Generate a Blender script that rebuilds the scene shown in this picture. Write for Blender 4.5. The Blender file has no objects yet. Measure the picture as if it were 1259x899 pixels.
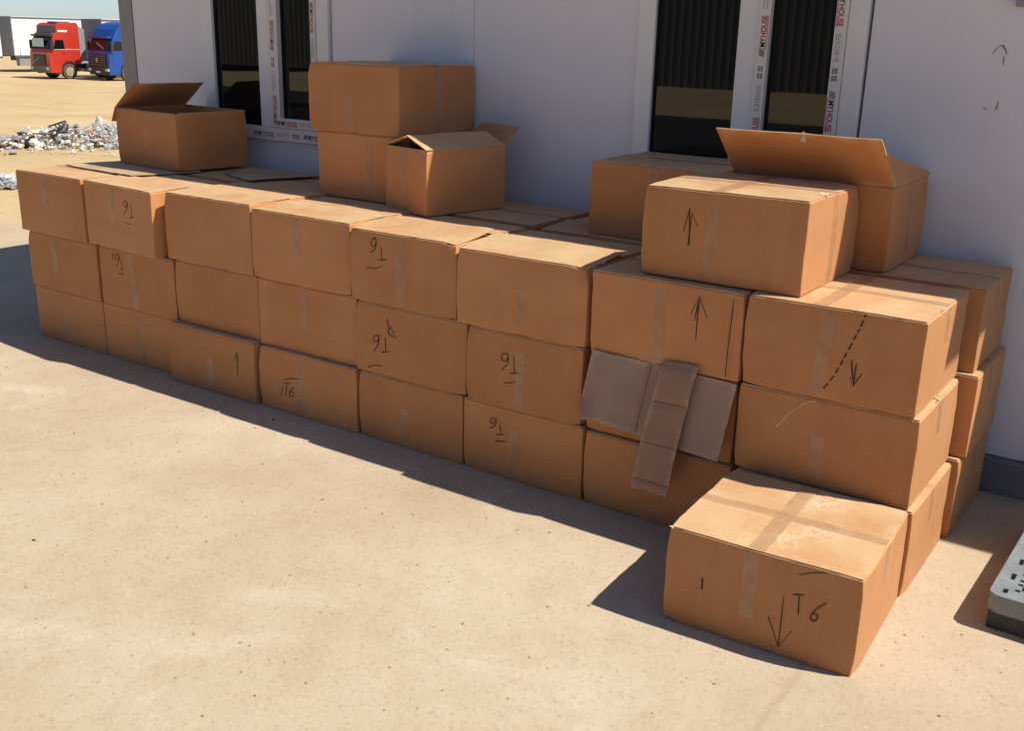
import bpy, bmesh, math, random
from mathutils import Vector, Matrix, noise as mnoise

S = bpy.context.scene
COL = S.collection
rad = math.radians

# ------------------------------------------------------------------ camera
cam_d = bpy.data.cameras.new("camera"); cam = bpy.data.objects.new("camera", cam_d); COL.objects.link(cam)
CF = Vector((-0.53620198, 0.78845379, -0.30137693)); CR = Vector((0.82260058, 0.56816013, 0.02285494)); CU = Vector((-0.18925042, 0.23565798, 0.95323113))
cam.matrix_world = Matrix(((CR.x, CU.x, -CF.x, 5.34479), (CR.y, CU.y, -CF.y, -3.15061), (CR.z, CU.z, -CF.z, 1.68344), (0, 0, 0, 1)))
cam_d.sensor_width = 36.0; cam_d.lens = 36.0 * 1284.13 / 1259.0
cam_d.clip_start = 0.05; cam_d.clip_end = 4000
S.camera = cam

# ------------------------------------------------------------------ sky, sun, exposure
SUN = Vector((0.73, 0.23, 1.0)).normalized()
world = bpy.data.worlds.new("World"); S.world = world; world.use_nodes = True
wn = world.node_tree; wn.nodes.clear()
sky = wn.nodes.new("ShaderNodeTexSky"); sky.sky_type = 'NISHITA'; sky.sun_disc = False
sky.sun_elevation = math.asin(SUN.z); sky.sun_rotation = math.atan2(SUN.x, SUN.y)
sky.altitude = 0; sky.air_density = 0.6; sky.dust_density = 0.4; sky.ozone_density = 1.8
wb = wn.nodes.new("ShaderNodeBackground"); wb.inputs[1].default_value = 0.09
wo = wn.nodes.new("ShaderNodeOutputWorld")
wn.links.new(sky.outputs[0], wb.inputs[0]); wn.links.new(wb.outputs[0], wo.inputs[0])
sl = bpy.data.lights.new("sun", 'SUN'); sl.energy = 4.6; sl.angle = rad(0.53); sl.color = (1.0, 0.93, 0.80)
so = bpy.data.objects.new("sun", sl); COL.objects.link(so)
so.rotation_euler = SUN.to_track_quat('Z', 'Y').to_euler(); so.location = (3, 3, 12)
S.view_settings.view_transform = 'Standard'; S.view_settings.look = 'None'
S.view_settings.gamma = 1.0; S.view_settings.use_curve_mapping = False
S.view_settings.exposure = 0.40
S.render.engine = 'CYCLES'
S.cycles.max_bounces = 7; S.cycles.diffuse_bounces = 4; S.cycles.transparent_max_bounces = 16

# ------------------------------------------------------------------ node helpers
class NT:
    def __init__(s, name, rough=0.8, spec=0.3):
        s.m = bpy.data.materials.new(name); s.m.use_nodes = True
        s.t = s.m.node_tree; s.b = s.t.nodes["Principled BSDF"]
        s.b.inputs["Roughness"].default_value = rough
        s.b.inputs["Specular IOR Level"].default_value = spec
    def n(s, kind, **kw):
        x = s.t.nodes.new(kind)
        for k, v in kw.items(): setattr(x, k, v)
        return x
    def l(s, a, b): s.t.links.new(a, b)
    def coord(s, scale=(1, 1, 1), rnd=False, rot=(0, 0, 0)):
        c = s.n("ShaderNodeTexCoord"); m = s.n("ShaderNodeMapping")
        m.inputs["Scale"].default_value = scale; m.inputs["Rotation"].default_value = rot
        src = c.outputs["Object"]
        if rnd:
            oi = s.n("ShaderNodeObjectInfo"); mu = s.n("ShaderNodeMath", operation='MULTIPLY'); mu.inputs[1].default_value = 37.0
            s.l(oi.outputs["Random"], mu.inputs[0])
            ad = s.n("ShaderNodeVectorMath", operation='ADD'); s.l(src, ad.inputs[0]); s.l(mu.outputs[0], ad.inputs[1]); src = ad.outputs[0]
        s.l(src, m.inputs["Vector"]); return m.outputs[0]
    def noise(s, vec, scale, detail=4, rough=0.55, dist=0.0):
        x = s.n("ShaderNodeTexNoise"); s.l(vec, x.inputs["Vector"])
        x.inputs["Scale"].default_value = scale; x.inputs["Detail"].default_value = detail
        x.inputs["Roughness"].default_value = rough; x.inputs["Distortion"].default_value = dist
        return x.outputs["Fac"]
    def ramp(s, fac, stops):
        r = s.n("ShaderNodeValToRGB"); e = r.color_ramp.elements
        while len(e) < len(stops): e.new(0.5)
        for el, (p, c) in zip(e, stops): el.position = p; el.color = (*c, 1) if len(c) == 3 else c
        s.l(fac, r.inputs[0]); return r.outputs[0]
    def gray(s, fac, p0, p1): return s.ramp(fac, [(p0, (0, 0, 0)), (p1, (1, 1, 1))])
    def mix(s, fac, a, b, mode='MIX'):
        x = s.n("ShaderNodeMix", data_type='RGBA', blend_type=mode)
        for sock, v in ((x.inputs[0], fac), (x.inputs[6], a), (x.inputs[7], b)):
            if hasattr(v, 'links'): s.l(v, sock)
            elif isinstance(v, (int, float)): sock.default_value = v
            else: sock.default_value = (*v, 1)
        return x.outputs[2]
    def math(s, op, a, b=0.0):
        x = s.n("ShaderNodeMath", operation=op)
        for sock, v in ((x.inputs[0], a), (x.inputs[1], b)):
            if hasattr(v, 'links'): s.l(v, sock)
            else: sock.default_value = v
        return x.outputs[0]
    def col(s, v):
        if hasattr(v, 'links'): s.l(v, s.b.inputs["Base Color"])
        else: s.b.inputs["Base Color"].default_value = (*v, 1)
    def bump(s, h, strength=0.3, dist=0.01, prev=None):
        b = s.n("ShaderNodeBump"); b.inputs["Strength"].default_value = strength; b.inputs["Distance"].default_value = dist
        s.l(h, b.inputs["Height"])
        if prev is not None: s.l(prev, b.inputs["Normal"])
        s.l(b.outputs[0], s.b.inputs["Normal"]); return b.outputs[0]
MAT = {}
def simple(name, c, rough=0.6, spec=0.4, metal=0.0, var=0.12, scale=8):
    k = NT(name, rough, spec); k.b.inputs["Metallic"].default_value = metal
    f = k.noise(k.coord(rnd=True), scale, 5)
    lo = tuple(x * (1 - var) for x in c); hi = tuple(min(1, x * (1 + var)) for x in c)
    k.col(k.ramp(f, [(0.3, lo), (0.7, hi)])); MAT[name] = k.m; return k.m

def cardboard(name, dark, light, stain=None):
    k = NT(name, 0.72, 0.30)
    k.b.inputs['Sheen Weight'].default_value = 0.14; k.b.inputs['Sheen Roughness'].default_value = 0.45; k.b.inputs['Sheen Tint'].default_value = (1.0, 0.88, 0.68, 1)   # paper fuzz
    v = k.coord(rnd=True); oi = k.n("ShaderNodeObjectInfo")
    big = k.noise(v, 2.6, 5, 0.6); c = k.ramp(big, [(0.30, dark), (0.72, light)])
    hue = k.n("ShaderNodeHueSaturation"); k.l(c, hue.inputs["Color"])
    mr = k.n("ShaderNodeMapRange"); mr.inputs[3].default_value = 0.84; mr.inputs[4].default_value = 1.10
    k.l(oi.outputs["Random"], mr.inputs[0]); k.l(mr.outputs[0], hue.inputs["Value"])
    c = hue.outputs[0]
    fib = k.noise(k.coord((1, 1, 1), True), 160, 3, 0.7)                     # paper fibre speckle
    c = k.mix(k.math('MULTIPLY', k.gray(fib, 0.45, 0.75), 0.16), c, (dark[0]*.62, dark[1]*.6, dark[2]*.55))
    flute = k.noise(k.coord((140, 140, 1.2), True), 1.0, 2, 0.5)             # vertical corrugation showing through
    c = k.mix(k.math('MULTIPLY', k.gray(flute, 0.40, 0.66), 0.10), c, (light[0]*1.1, light[1]*1.1, light[2]*1.1))
    scr = k.noise(k.coord((3, 3, 22), True, (0.5, 0.3, 0.7)), 1.6, 6, 0.72, 0.8)        # rubbed scuffs
    c = k.mix(k.math('MULTIPLY', k.gray(scr, 0.63, 0.74), 0.32), c, (0.60, 0.46, 0.31))
    g = k.n("ShaderNodeNewGeometry")
    wear = k.math('MULTIPLY', k.gray(g.outputs["Pointiness"], 0.52, 0.60), k.math('MULTIPLY', k.gray(k.noise(v, 14, 4), 0.42, 0.62), 0.5))
    c = k.mix(wear, c, (0.62, 0.48, 0.32))
    band = k.noise(k.coord((0.6, 0.6, 9.0), True), 1.3, 4, 0.6, 0.2)                       # faint horizontal liner bands
    c = k.mix(k.math('MULTIPLY', k.gray(band, 0.52, 0.70), 0.14), c, (dark[0]*.72, dark[1]*.72, dark[2]*.72))
    vb = k.noise(k.coord((7.0, 7.0, 0.35), True), 1.0, 5, 0.62, 0.3)                        # broad vertical streaks
    c = k.mix(k.math('MULTIPLY', k.gray(vb, 0.50, 0.72), 0.16), c, (light[0]*1.12, light[1]*1.18, light[2]*1.25))
    wr = k.n("ShaderNodeTexVoronoi", feature='DISTANCE_TO_EDGE'); wr.inputs["Scale"].default_value = 2.1; k.l(k.coord((1, 1, 1), True, (0.4, 0.9, 0.2)), wr.inputs["Vector"])
    crs = k.math('MULTIPLY', k.ramp(wr.outputs["Distance"], [(0.0, (1, 1, 1)), (0.012, (0, 0, 0))]), k.gray(k.noise(v, 3.0, 3), 0.60, 0.70))
    c = k.mix(k.math('MULTIPLY', crs, 0.22), c, (dark[0]*.55, dark[1]*.5, dark[2]*.5))         # handling creases
    dirt = k.noise(v, 5.5, 6, 0.65, 0.4)
    c = k.mix(k.math('MULTIPLY', k.gray(dirt, 0.58, 0.78), 0.22), c, (0.20, 0.12, 0.07))
    nz = k.n("ShaderNodeSeparateXYZ"); k.l(g.outputs["Normal"], nz.inputs[0])                  # sunlit paleness of the tops painted in, as a sandy tone on upward faces
    lit_tops = k.math('MULTIPLY', k.gray(nz.outputs["Z"], 0.55, 0.90), k.ramp(k.noise(v, 4.5, 6, 0.65, 0.5), [(0.30, (0.15, 0.15, 0.15)), (0.66, (0.78, 0.78, 0.78))]))
    c = k.mix(lit_tops, c, (0.60, 0.455, 0.265))
    if stain:
        for (sx, sy, r) in stain:                                             # rubbed pale patches with a shape of their own
            cc = k.n("ShaderNodeTexCoord"); d = k.n("ShaderNodeVectorMath", operation='DISTANCE')
            k.l(cc.outputs["Object"], d.inputs[0]); d.inputs[1].default_value = (sx, sy, 0.31)
            m = k.n("ShaderNodeMapRange"); m.inputs[1].default_value = r; m.inputs[2].default_value = r * 0.25
            k.l(d.outputs["Value"], m.inputs[0])
            br = k.gray(k.noise(k.coord((1, 1, 1), False, (0, 0, 0.6)), 34, 5, 0.7, 1.2), 0.44, 0.60)
            c = k.mix(k.math('MULTIPLY', k.math('MULTIPLY', m.outputs[0], br), 0.42), c, (0.80, 0.74, 0.64))
    k.col(c)
    b1 = k.bump(flute, 0.12, 0.002)
    b2 = k.bump(k.noise(v, 9, 5, 0.6), 0.35, 0.006, b1)
    b3 = k.bump(crs, -0.35, 0.003, b2)
    k.bump(fib, 0.08, 0.001, b3)
    MAT[name] = k.m; return k.m
KD = (0.50, 0.215, 0.082); KL = (0.585, 0.275, 0.112)
cardboard('cardboard', KD, KL)
cardboard('cardboard_scuffed', KD, KL, [(0.04, 0.17, 0.10), (0.10, -0.04, 0.09), (0.02, -0.16, 0.07)])
cardboard('cardboard_inner', (0.34, 0.215, 0.150), (0.41, 0.265, 0.185))
cardboard('cardboard_strip', (0.29, 0.165, 0.105), (0.355, 0.208, 0.132))

def tape_mat():
    k = NT('packing_tape', 0.30, 0.5)
    v = k.coord(rnd=True); f = k.noise(v, 18, 5, 0.6)
    k.col(k.ramp(f, [(0.35, (0.54, 0.31, 0.165)), (0.65, (0.66, 0.43, 0.27))]))
    k.b.inputs["Alpha"].default_value = 0.46
    k.bump(k.noise(k.coord((4, 4, 40), True), 6, 4), 0.25, 0.002)
    MAT['tape'] = k.m
tape_mat()
simple('ink', (0.030, 0.020, 0.016), 0.6, 0.3)
simple('chalk_scuff', (0.56, 0.33, 0.17), 0.9, 0.1)
simple('upvc', (0.80, 0.80, 0.80), 0.32, 0.5, var=0.03)
simple('film', (0.74, 0.73, 0.71), 0.22, 0.5, var=0.05, scale=30)
simple('print_red', (0.45, 0.035, 0.03), 0.5); simple('print_black', (0.03, 0.03, 0.035), 0.5); simple('print_grey', (0.24, 0.24, 0.25), 0.5)
simple('gasket', (0.02, 0.02, 0.02), 0.6)
simple('tar_brown', (0.17, 0.10, 0.045), 0.6); simple('glue_residue', (0.30, 0.235, 0.165), 0.7)

def wall_mat():
    k = NT('sandwich_panel', 0.42, 0.45)
    v = k.coord(); c = k.ramp(k.noise(v, 1.1, 5, 0.6), [(0.3, (0.75, 0.755, 0.80)), (0.7, (0.80, 0.805, 0.845))])
    st = k.noise(k.coord((9, 9, 0.7)), 1.4, 6, 0.7)
    c = k.mix(k.math('MULTIPLY', k.gray(st, 0.55, 0.75), 0.12), c, (0.50, 0.46, 0.41))           # dusty streaks
    sm = k.noise(k.coord((0.8, 0.8, 2.4)), 2.0, 6, 0.7)
    c = k.mix(k.math('MULTIPLY', k.gray(sm, 0.60, 0.72), 0.22), c, (0.80, 0.76, 0.71))           # dust smears
    k.col(c)
    w = k.n("ShaderNodeTexWave", wave_type='BANDS', bands_direction='X'); w.inputs["Scale"].default_value = 10.0
    w.inputs["Distortion"].default_value = 0.15
    k.l(k.coord(), w.inputs["Vector"])
    b = k.bump(w.outputs["Fac"], 0.09, 0.003)
    k.bump(k.noise(v, 3.0, 4), 0.10, 0.01, b)
    MAT['wall'] = k.m
wall_mat()
simple('trim', (0.30, 0.295, 0.29), 0.45, 0.5, var=0.06)
simple('base_rail', (0.20, 0.20, 0.205), 0.5, 0.4, var=0.2)
simple('roof_sheet', (0.45, 0.45, 0.45), 0.5)

def glass_mat():
    k = NT('tinted_glass', 0.02, 0.5); k.col((0.008, 0.009, 0.010)); k.b.inputs["IOR"].default_value = 1.52
    k.b.inputs["Roughness"].default_value = 0.015
    k.bump(k.noise(k.coord(), 1.5, 2), 0.02, 0.01)
    MAT['glass'] = k.m
glass_mat()

def concrete_mat():
    k = NT('dusty_concrete', 0.92, 0.15)
    v = k.coord()
    c = k.ramp(k.noise(v, 0.75, 7, 0.62, 0.3), [(0.28, (0.405, 0.315, 0.215)), (0.5, (0.475, 0.385, 0.278)), (0.74, (0.54, 0.455, 0.345))])
    mid = k.noise(v, 4.2, 8, 0.70, 0.5)
    c = k.mix(k.math('MULTIPLY', k.gray(mid, 0.46, 0.72), 0.34), c, (0.36, 0.27, 0.165))
    pale = k.noise(k.coord((1, 1, 1), rot=(0, 0, 0.6)), 1.7, 6, 0.66, 0.8)
    c = k.mix(k.math('MULTIPLY', k.gray(pale, 0.58, 0.72), 0.45), c, (0.63, 0.57, 0.46))
    sp = k.noise(v, 62, 6, 0.75)
    c = k.mix(k.math('MULTIPLY', k.gray(sp, 0.54, 0.68), 0.55), c, (0.27, 0.195, 0.12))
    c = k.mix(k.math('MULTIPLY', k.gray(k.noise(v, 95, 4, 0.7), 0.58, 0.68), 0.30), c, (0.70, 0.62, 0.49))
    vo = k.n("ShaderNodeTexVoronoi"); vo.inputs["Scale"].default_value = 46; k.l(v, vo.inputs["Vector"])
    pits = k.math('MULTIPLY', k.ramp(vo.outputs["Distance"], [(0.05, (1, 1, 1)), (0.13, (0, 0, 0))]), k.gray(k.noise(v, 2.3, 5), 0.50, 0.66))
    c = k.mix(k.math('MULTIPLY', pits, 0.6), c, (0.17, 0.12, 0.075))
    # a shallow slab joint filled with dust
    cc = k.n("ShaderNodeTexCoord"); sx = k.n("ShaderNodeSeparateXYZ"); k.l(cc.outputs["Object"], sx.inputs[0])
    wob = k.math('MULTIPLY', k.math('SUBTRACT', k.noise(v, 6, 4), 0.5), 0.03)
    dj = k.math('ABSOLUTE', k.math('ADD', k.math('SUBTRACT', sx.outputs["X"], 4.60), wob))
    jm = k.ramp(dj, [(0.004, (1, 1, 1)), (0.016, (0, 0, 0))])
    c = k.mix(k.math('MULTIPLY', jm, 0.35), c, (0.33, 0.25, 0.16))
    # drifted sand takes over towards the open side
    edge = k.n("ShaderNodeMapRange"); edge.inputs[1].default_value = -2.6; edge.inputs[2].default_value = -4.2
    k.l(k.math('ADD', sx.outputs["X"], k.math('MULTIPLY', k.math('SUBTRACT', k.noise(v, 1.2, 6, 0.7), 0.5), 2.6)), edge.inputs[0])
    c = k.mix(edge.outputs[0], c, (0.545, 0.405, 0.225))
    k.col(c)
    b = k.bump(k.noise(v, 5, 6, 0.6), 0.28, 0.02)
    b = k.bump(sp, 0.35, 0.004, b)
    k.bump(pits, -0.6, 0.004, b)
    MAT['concrete'] = k.m
concrete_mat()
def sand_mat():
    k = NT('desert_sand', 0.95, 0.1)
    v = k.coord()
    c = k.ramp(k.noise(v, 0.35, 8, 0.65, 0.4), [(0.28, (0.475, 0.335, 0.170)), (0.5, (0.545, 0.405, 0.225)), (0.74, (0.60, 0.465, 0.275))])
    tr = k.noise(k.coord((0.10, 1.6, 1), rot=(0, 0, rad(33))), 1.0, 6, 0.66, 0.5)              # tyre-churned streaks
    c = k.mix(k.math('MULTIPLY', k.gray(tr, 0.54, 0.70), 0.55), c, (0.37, 0.255, 0.13))
    cl = k.noise(v, 3.5, 7, 0.72)
    c = k.mix(k.math('MULTIPLY', k.gray(cl, 0.56, 0.70), 0.5), c, (0.34, 0.24, 0.13))
    k.col(c)
    b = k.bump(tr, 0.6, 0.12); k.bump(cl, 0.5, 0.06, b)
    MAT['sand'] = k.m
sand_mat()
simple('asphalt', (0.05, 0.049, 0.047), 0.9, 0.2, var=0.25)
simple('shed_metal', (0.13, 0.135, 0.14), 0.55, 0.3, var=0.2)
simple('gravel', (0.33, 0.255, 0.18), 0.9, 0.15, var=0.45, scale=40)
simple('dark_pebble', (0.10, 0.08, 0.06), 0.9, 0.15, var=0.4, scale=40)
simple('pallet_plastic', (0.215, 0.24, 0.262), 0.5, 0.35, var=0.18, scale=14)
simple('pallet_dark', (0.055, 0.058, 0.06), 0.6, 0.3, var=0.2)
simple('truck_red', (0.47, 0.038, 0.02), 0.30, 0.5, var=0.06); simple('truck_blue', (0.014, 0.07, 0.32), 0.28, 0.5, var=0.06)
simple('truck_dark', (0.035, 0.036, 0.04), 0.55, 0.4); simple('truck_grey', (0.12, 0.125, 0.13), 0.5, 0.4)
simple('truck_white', (0.74, 0.75, 0.76), 0.55, 0.3, var=0.04, scale=2); simple('trailer_grey', (0.25, 0.265, 0.29), 0.55, 0.3)
simple('tyre', (0.10, 0.085, 0.065), 0.9, 0.2, var=0.3); simple('rim', (0.40, 0.33, 0.26), 0.5, 0.4, var=0.2)
simple('steel', (0.42, 0.42, 0.42), 0.35, 0.5, metal=0.7); simple('lamp_lens', (0.62, 0.64, 0.65), 0.15, 0.6)
simple('screen_card', (0.55, 0.72, 0.66), 0.6)
for i, c in enumerate([(0.74, 0.75, 0.76), (0.58, 0.61, 0.63), (0.74, 0.68, 0.60), (0.34, 0.35, 0.36), (0.42, 0.26, 0.15), (0.06, 0.06, 0.065), (0.45, 0.50, 0.60)]):
    simple('litter_%d' % i, c, 0.22, 0.6, var=0.35, scale=24)
    if i in (0, 1): MAT['litter_%d' % i].node_tree.nodes['Principled BSDF'].inputs['Alpha'].default_value = 0.5        # clear plastic

# ------------------------------------------------------------------ object helpers
def mesh_obj(name, verts, faces, mat, parent=None, smooth=False, mats=None, fmi=None):
    me = bpy.data.meshes.new(name); me.from_pydata([tuple(v) for v in verts], [], faces)
    for m in (mats or [mat]): me.materials.append(MAT[m])
    if fmi: me.polygons.foreach_set("material_index", fmi)
    if smooth: me.polygons.foreach_set("use_smooth", [True] * len(me.polygons))
    me.update()
    o = bpy.data.objects.new(name, me); COL.objects.link(o)
    if parent is not None: o.parent = parent
    return o
def empty(name, loc=(0, 0, 0), rz=0.0):
    o = bpy.data.objects.new(name, None); COL.objects.link(o); o.location = loc; o.rotation_euler = (0, 0, rz)
    o.empty_display_size = 0.1; return o
def tag(o, label, cat, group=None):
    o["label"] = label; o["category"] = cat
    if group: o["group"] = group
    return o
def kind(o, k): o["kind"] = k; return o
class MB:
    """collects boxes, prisms, tubes; build() links them as one mesh"""
    def __init__(s): s.v = []; s.f = []
    def add(s, vs, fs):
        n = len(s.v); s.v += [tuple(v) for v in vs]; s.f += [tuple(i + n for i in f) for f in fs]
    def box(s, x0, x1, y0, y1, z0, z1):
        s.add([(x0,y0,z0),(x1,y0,z0),(x1,y1,z0),(x0,y1,z0),(x0,y0,z1),(x1,y0,z1),(x1,y1,z1),(x0,y1,z1)],
              [(0,3,2,1),(4,5,6,7),(0,1,5,4),(1,2,6,5),(2,3,7,6),(3,0,4,7)])
    def prism(s, poly, ax, a, b):
        """extrude polygon along axis ax (0:x 1:y 2:z); poly in the two other axes in order"""
        def p(q, t):
            r = list(q); r.insert(ax, t); return tuple(r)
        n = len(poly); vs = [p(q, a) for q in poly] + [p(q, b) for q in poly]
        s.add(vs, [tuple(range(n)), tuple(range(2*n-1, n-1, -1))] + [(i, i+n, (i+1) % n + n, (i+1) % n) for i in range(n)])
    def cyl(s, c, ax, r, a, b, seg=20, r2=None):
        r2 = r if r2 is None else r2
        def ring(t, rr):
            o = []
            for i in range(seg):
                an = 2*math.pi*i/seg; q = [c[0] + rr*math.cos(an), c[1] + rr*math.sin(an)]; q.insert(ax, t); o.append(tuple(q))
            return o
        s.add(ring(a, r) + ring(b, r2), [tuple(range(seg)), tuple(range(2*seg-1, seg-1, -1))] + [(i, i+seg, (i+1) % seg + seg, (i+1) % seg) for i in range(seg)])
    def build(s, name, mat, parent=None, bevel=0.0, smooth=False):
        o = mesh_obj(name, s.v, s.f, mat, parent)
        bm = bmesh.new(); bm.from_mesh(o.data); bmesh.ops.recalc_face_normals(bm, faces=bm.faces)
        if bevel:
            bmesh.ops.bevel(bm, geom=[e for e in bm.edges if len(e.link_faces) == 2 and e.calc_face_angle(0) > 0.5], offset=bevel, segments=2, affect='EDGES', profile=0.6)
        bm.to_mesh(o.data); bm.free()
        if smooth: o.data.polygons.foreach_set("use_smooth", [True]*len(o.data.polygons))
        return o
def bx(name, x0, x1, y0, y1, z0, z1, mat, parent, bevel=0.0):
    m = MB(); m.box(x0, x1, y0, y1, z0, z1); return m.build(name, mat, parent, bevel)

# ------------------------------------------------------------------ ground
def ground_z(x, y):
    s = -0.84*x + 0.54*y
    t = min(max(s - 4.5, 0.0), 56.0)
    z = -0.0334*t*min(1.0, t/2.0 + 0.0) if t < 2 else -0.0334*t
    d = math.hypot(x, y)
    a = max(0.0, min(1.0, (s - 6.5)/8.0)) * max(0.0, min(1.0, (52 - d)/12.0))
    if a > 0: z += a*(0.10*mnoise.noise(Vector((x*0.22, y*0.22, 3))) + 0.05*mnoise.noise(Vector((x*0.8, y*0.8, 7))))
    return z
def axis_samples(lo, hi, near0, near1, step):
    a = []; t = near0
    while t <= near1 + 1e-6: a.append(t); t += step
    t = near0; st = step
    while t > lo: st *= 1.22; t -= st; a.insert(0, max(t, lo))
    t = near1; st = step
    while t < hi: st *= 1.22; t += st; a.append(min(t, hi))
    return a
gx = axis_samples(-1500, 1200, -30, 8, 0.45); gy = axis_samples(-1200, 1500, -6, 26, 0.45)
gv = [(x, y, ground_z(x, y)) for y in gy for x in gx]; nx = len(gx)
gf = [(j*nx+i, j*nx+i+1, (j+1)*nx+i+1, (j+1)*nx+i) for j in range(len(gy)-1) for i in range(nx-1)]
kind(mesh_obj('ground', gv, gf, 'sand', smooth=True), 'structure')
# dusty concrete apron in front of the building
pv = []; pf = []; xs = [-4.6 + 0.2*i for i in range(71)]; ys = [-7.0 + 0.2*i for i in range(56)]
for y in ys:
    for i, x in enumerate(xs):
        xx = x
        if i == 0: xx = -3.9 + 0.35*mnoise.noise(Vector((0, y*0.8, 1)))
        else: xx = max(x, -3.9 + 0.35*mnoise.noise(Vector((0, y*0.8, 1))) + 0.01*i)
        pv.append((xx, y, 0.004 if i else -0.01))
for j in range(len(ys)-1):
    for i in range(len(xs)-1):
        a = j*len(xs)+i; pf.append((a, a+1, a+1+len(xs), a+len(xs)))
kind(mesh_obj('pavement', pv, pf, 'concrete', smooth=True), 'structure')
GZ = 0.004
kind(mesh_obj('added_road', [(-120, -17, 0.006), (60, -17, 0.006), (60, -8.5, 0.006), (-120, -8.5, 0.006)], [(0, 1, 2, 3)], 'asphalt'), 'structure')  # unseen dark strip added behind the camera to darken the lower window reflections

# ------------------------------------------------------------------ prefab building
WY = 1.10; H = 2.60
bld = tag(empty('prefab_building', (2.5, 1.1, 0)), 'light grey panelled prefab building with white framed windows behind the boxes', 'building')
BO = Vector((2.5, 1.1, 0))
def bpart(name, x0, x1, y0, y1, z0, z1, mat, bevel=0.0, parent=None):
    return bx(name, x0-BO.x, x1-BO.x, y0-BO.y, y1-BO.y, z0-BO.z, z1-BO.z, mat, parent or bld, bevel)
W1 = (0.225, 1.235, 1.082, 2.12); W2 = (3.087, 4.075, 1.082, 2.12)
g = 0.0015
for (a, b) in ((-0.43, 0.215), (1.245, 2.185), (2.185, 3.08), (4.085, 5.25), (5.25, 6.40), (6.40, 7.55), (7.55, 8.70)):
    bpart('wall_panel', a+g, b-g, WY, WY+0.06, 0.145, H, 'wall', 0.002)
for w in (W1, W2):
    bpart('wall_panel', w[0]-0.01+g, w[1]+0.01-g, WY, WY+0.06, 0.145, w[2]-0.004, 'wall', 0.002)
    bpart('wall_panel', w[0]-0.01+g, w[1]+0.01-g, WY, WY+0.06, w[3]+0.004, H, 'wall', 0.002)
bpart('backing_wall', -0.42, 8.69, WY+0.075, WY+0.10, 0.0, H-0.01, 'truck_dark')
bpart('corner_trim', -0.562, -0.434, WY-0.004, WY+0.13, 0.145, H, 'trim', 0.004)
bpart('end_wall', -0.55, -0.50, WY+0.13, WY+6.0, 0.145, H, 'wall')
bpart('end_wall', 8.70, 8.76, WY+0.01, WY+6.0, 0.145, H, 'wall')
bpart('back_wall', -0.50, 8.70, WY+5.94, WY+6.0, 0.145, H, 'wall')
bpart('base_rail', -0.57, 8.76, WY-0.045, WY+0.074, 0.004, 0.142, 'base_rail', 0.006)
bpart('roof', -0.57, 8.77, WY+0.01, WY+6.02, H+0.001, H+0.06, 'roof_sheet')
bpart('eave', -0.69, 6.07, 0.755, WY+0.008, H-0.02, H+0.02, 'roof_sheet')
bpart('junction_box', 4.588, 4.72, WY-0.03, WY-0.001, 1.822, 1.95, 'trim', 0.004)

def add_text(body, size, mat, parent, loc, rz_plane, name, width=None):
    """flat lettering on a plane facing -Y; rz_plane turns it in that plane (degrees)"""
    cu = bpy.data.curves.new('text', 'FONT'); cu.body = body; cu.size = size; cu.align_x = 'LEFT'; cu.offset = size*0.02
    to = bpy.data.objects.new('text', cu); COL.objects.link(to)
    dg = bpy.context.evaluated_depsgraph_get(); me = bpy.data.meshes.new_from_object(to.evaluated_get(dg))
    bpy.data.objects.remove(to); bpy.data.curves.remove(cu)
    xsx = [v.co.x for v in me.vertices]; w = max(xsx) - min(xsx); x0 = min(xsx)
    k = (width / w) if width else 1.0
    c, s = math.cos(rad(rz_plane)), math.sin(rad(rz_plane))
    for v in me.vertices:
        x = (v.co.x - x0)*k; y = v.co.y
        v.co = (loc[0] + x*c - y*s, loc[1], loc[2] + x*s + y*c)
    me.materials.clear(); me.materials.append(MAT[mat])
    o = bpy.data.objects.new(name, me); COL.objects.link(o); o.parent = parent
    return w*k
def marks(parent, strip, mat, loc, rot, name='printed_mark'):
    """small printed ticks: list of (along0, along1, across0, across1) on a -Y facing plane"""
    vs = []; fs = []; c, s = math.cos(rad(rot)), math.sin(rad(rot))
    for (a0, a1, b0, b1, sk) in strip:
        q = [(a0, b0), (a1, b0), (a1 + sk, b1), (a0 + sk, b1)]; n = len(vs)
        for (x, y) in q: vs.append((loc[0] + x*c - y*s, loc[1], loc[2] + x*s + y*c))
        fs.append((n, n+1, n+2, n+3))
    return mesh_obj(name, vs, fs, mat, parent)
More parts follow.
